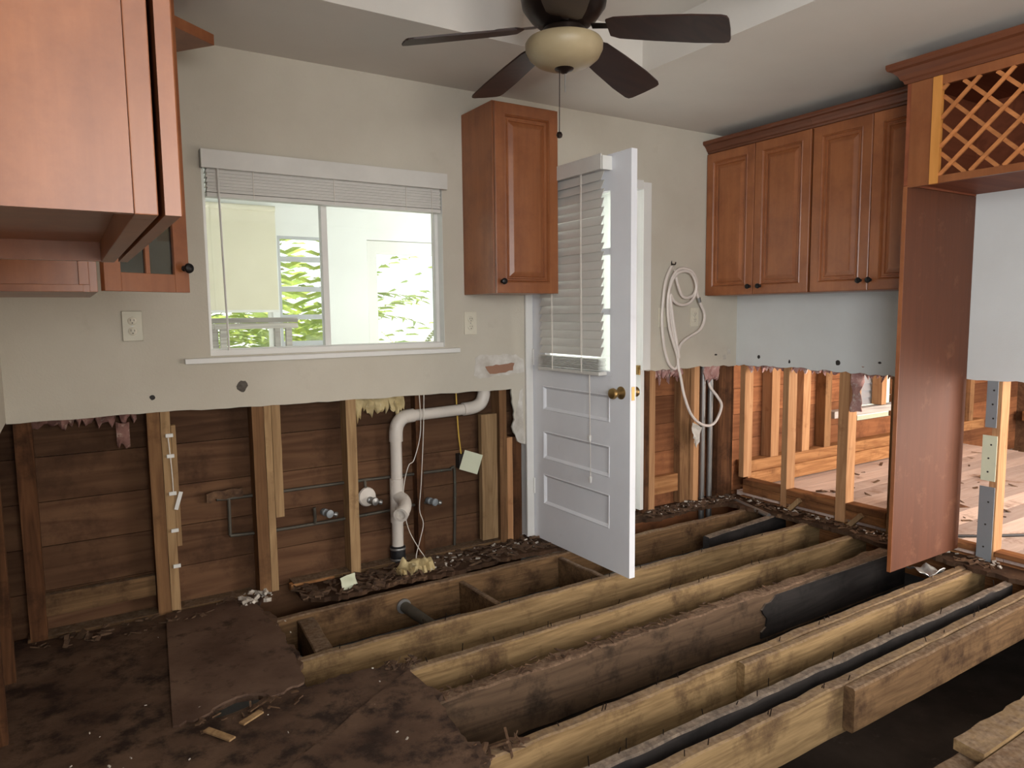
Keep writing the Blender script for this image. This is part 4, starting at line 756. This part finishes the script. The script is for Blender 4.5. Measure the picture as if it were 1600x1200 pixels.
m = M(); dbox(m,0,0.05,0,H,0,0.02); dbox(m,dw-0.05,dw,0,H,0,0.02); dbox(m,0.05,dw-0.05,0,0.055,0,0.02); dbox(m,0.05,dw-0.05,H-0.055,H,0,0.02); gd = m.build('cabinet_door',MAPLE,fc)
m = M(); dbox(m,dw/2-0.007,dw/2+0.007,0.055,H-0.055,0.004,0.018)
for q in (0.26,0.465,0.67): dbox(m,0.05,dw-0.05,q-0.007,q+0.007,0.005,0.017)
m.build('muntin',MAPLE,gd); m = M(); dbox(m,0.048,dw-0.048,0.05,H-0.05,0.008,0.011); m.build('pane',GLSD,gd)
knob(Vector((hx,hy,1.375+0.075))+du*(dw-0.018)+dn*0.02,dn,gd)
# board lying on top of the far cabinet, its corner pushed out past the crown
a = math.atan2(0.141,-0.109)
bd = M().box(0,0.24,0,0.55,0,0.04,0.002,Matrix.Translation((0.553,2.964,2.322))@Matrix.Rotation(a,4,'Z')); tag(bd.build('shelf_board',MAPLE),'loose maple shelf board sticking out near the ceiling above the far left cabinet','board')
# ------------------------------------------------------------------ ceiling fan
FX,FY = 1.551,2.088
fn = thing('ceiling_fan',(FX,FY,2.14),'dark five-blade ceiling fan with a cream glass bowl light','ceiling fan')
M().lathe([(0.05,2.638),(0.075,2.638),(0.08,2.60),(0.085,2.55),(0.13,2.52),(0.150,2.47),(0.153,2.40),(0.146,2.36),(0.118,2.322),(0.085,2.295),(0.065,2.285)],(FX,FY,0),(0,0,1),40).build('motor_housing',BRZ,fn,True)
M().lathe([(0.065,2.295),(0.075,2.285),(0.075,2.26),(0.10,2.254),(0.10,2.24),(0.06,2.235)],(FX,FY,0),(0,0,1),32).build('light_fitter',BRZ,fn,True)
M().lathe([(0.09,2.252),(0.130,2.247),(0.137,2.236),(0.136,2.216),(0.124,2.192),(0.100,2.172),(0.07,2.160),(0.03,2.153),(0.0,2.152)],(FX,FY,0),(0,0,1),40).build('glass_bowl',BOWL,fn,True)
M().lathe([(0.034,2.165),(0.036,2.156),(0.031,2.149),(0.016,2.144),(0.009,2.138),(0.0,2.137)],(FX,FY,0),(0,0,1),24).build('finial',BRZ,fn,True)
for k in range(5):
    an = math.radians(17.5+72*k); R0 = Matrix.Translation((FX,FY,2.295))@Matrix.Rotation(an,4,'Z')@Matrix.Rotation(math.radians(9.5),4,'Y')
    m = M(); 
    pts = [(0.16,-0.045),(0.19,-0.060),(0.30,-0.070),(0.45,-0.078),(0.545,-0.076),(0.562,-0.070),(0.568,-0.055),(0.570,0.0),(0.568,0.055),(0.562,0.070),(0.545,0.076),(0.45,0.078),(0.30,0.070),(0.19,0.060),(0.16,0.045)]
    m.prism(pts,'Z',-0.003,0.003); bmesh.ops.transform(m.bm, matrix=R0@Matrix.Rotation(math.radians(-12),4,'X'), verts=m.bm.verts[:]); b = m.build('fan_blade',FANB,fn)
    m = M(); m.prism([(0.10,-0.014),(0.16,-0.012),(0.19,-0.04),(0.25,-0.035),(0.27,0.0),(0.25,0.035),(0.19,0.04),(0.16,0.012),(0.10,0.014)],'Z',0.004,0.009); bmesh.ops.transform(m.bm, matrix=R0@Matrix.Rotation(math.radians(-12),4,'X'), verts=m.bm.verts[:]); m.build('blade_bracket',BRZ,b)
m = M(); m.tube([(FX-0.020,FY,2.16),(FX-0.022,FY,1.935)],0.0016,6,1); m.build('pull_chain',BRZ,fn,True)
m = M(); m.tube([(FX+0.004,FY,2.14),(FX+0.004,FY,2.075)],0.0016,6,1); m.build('pull_chain',STEEL,fn,True)
M().lathe([(0.0,-0.012),(0.008,-0.009),(0.0115,0),(0.008,0.009),(0.0,0.012)],(FX-0.022,FY,1.925),(0,0,1),16).build('chain_knob',BRZ,fn,True)
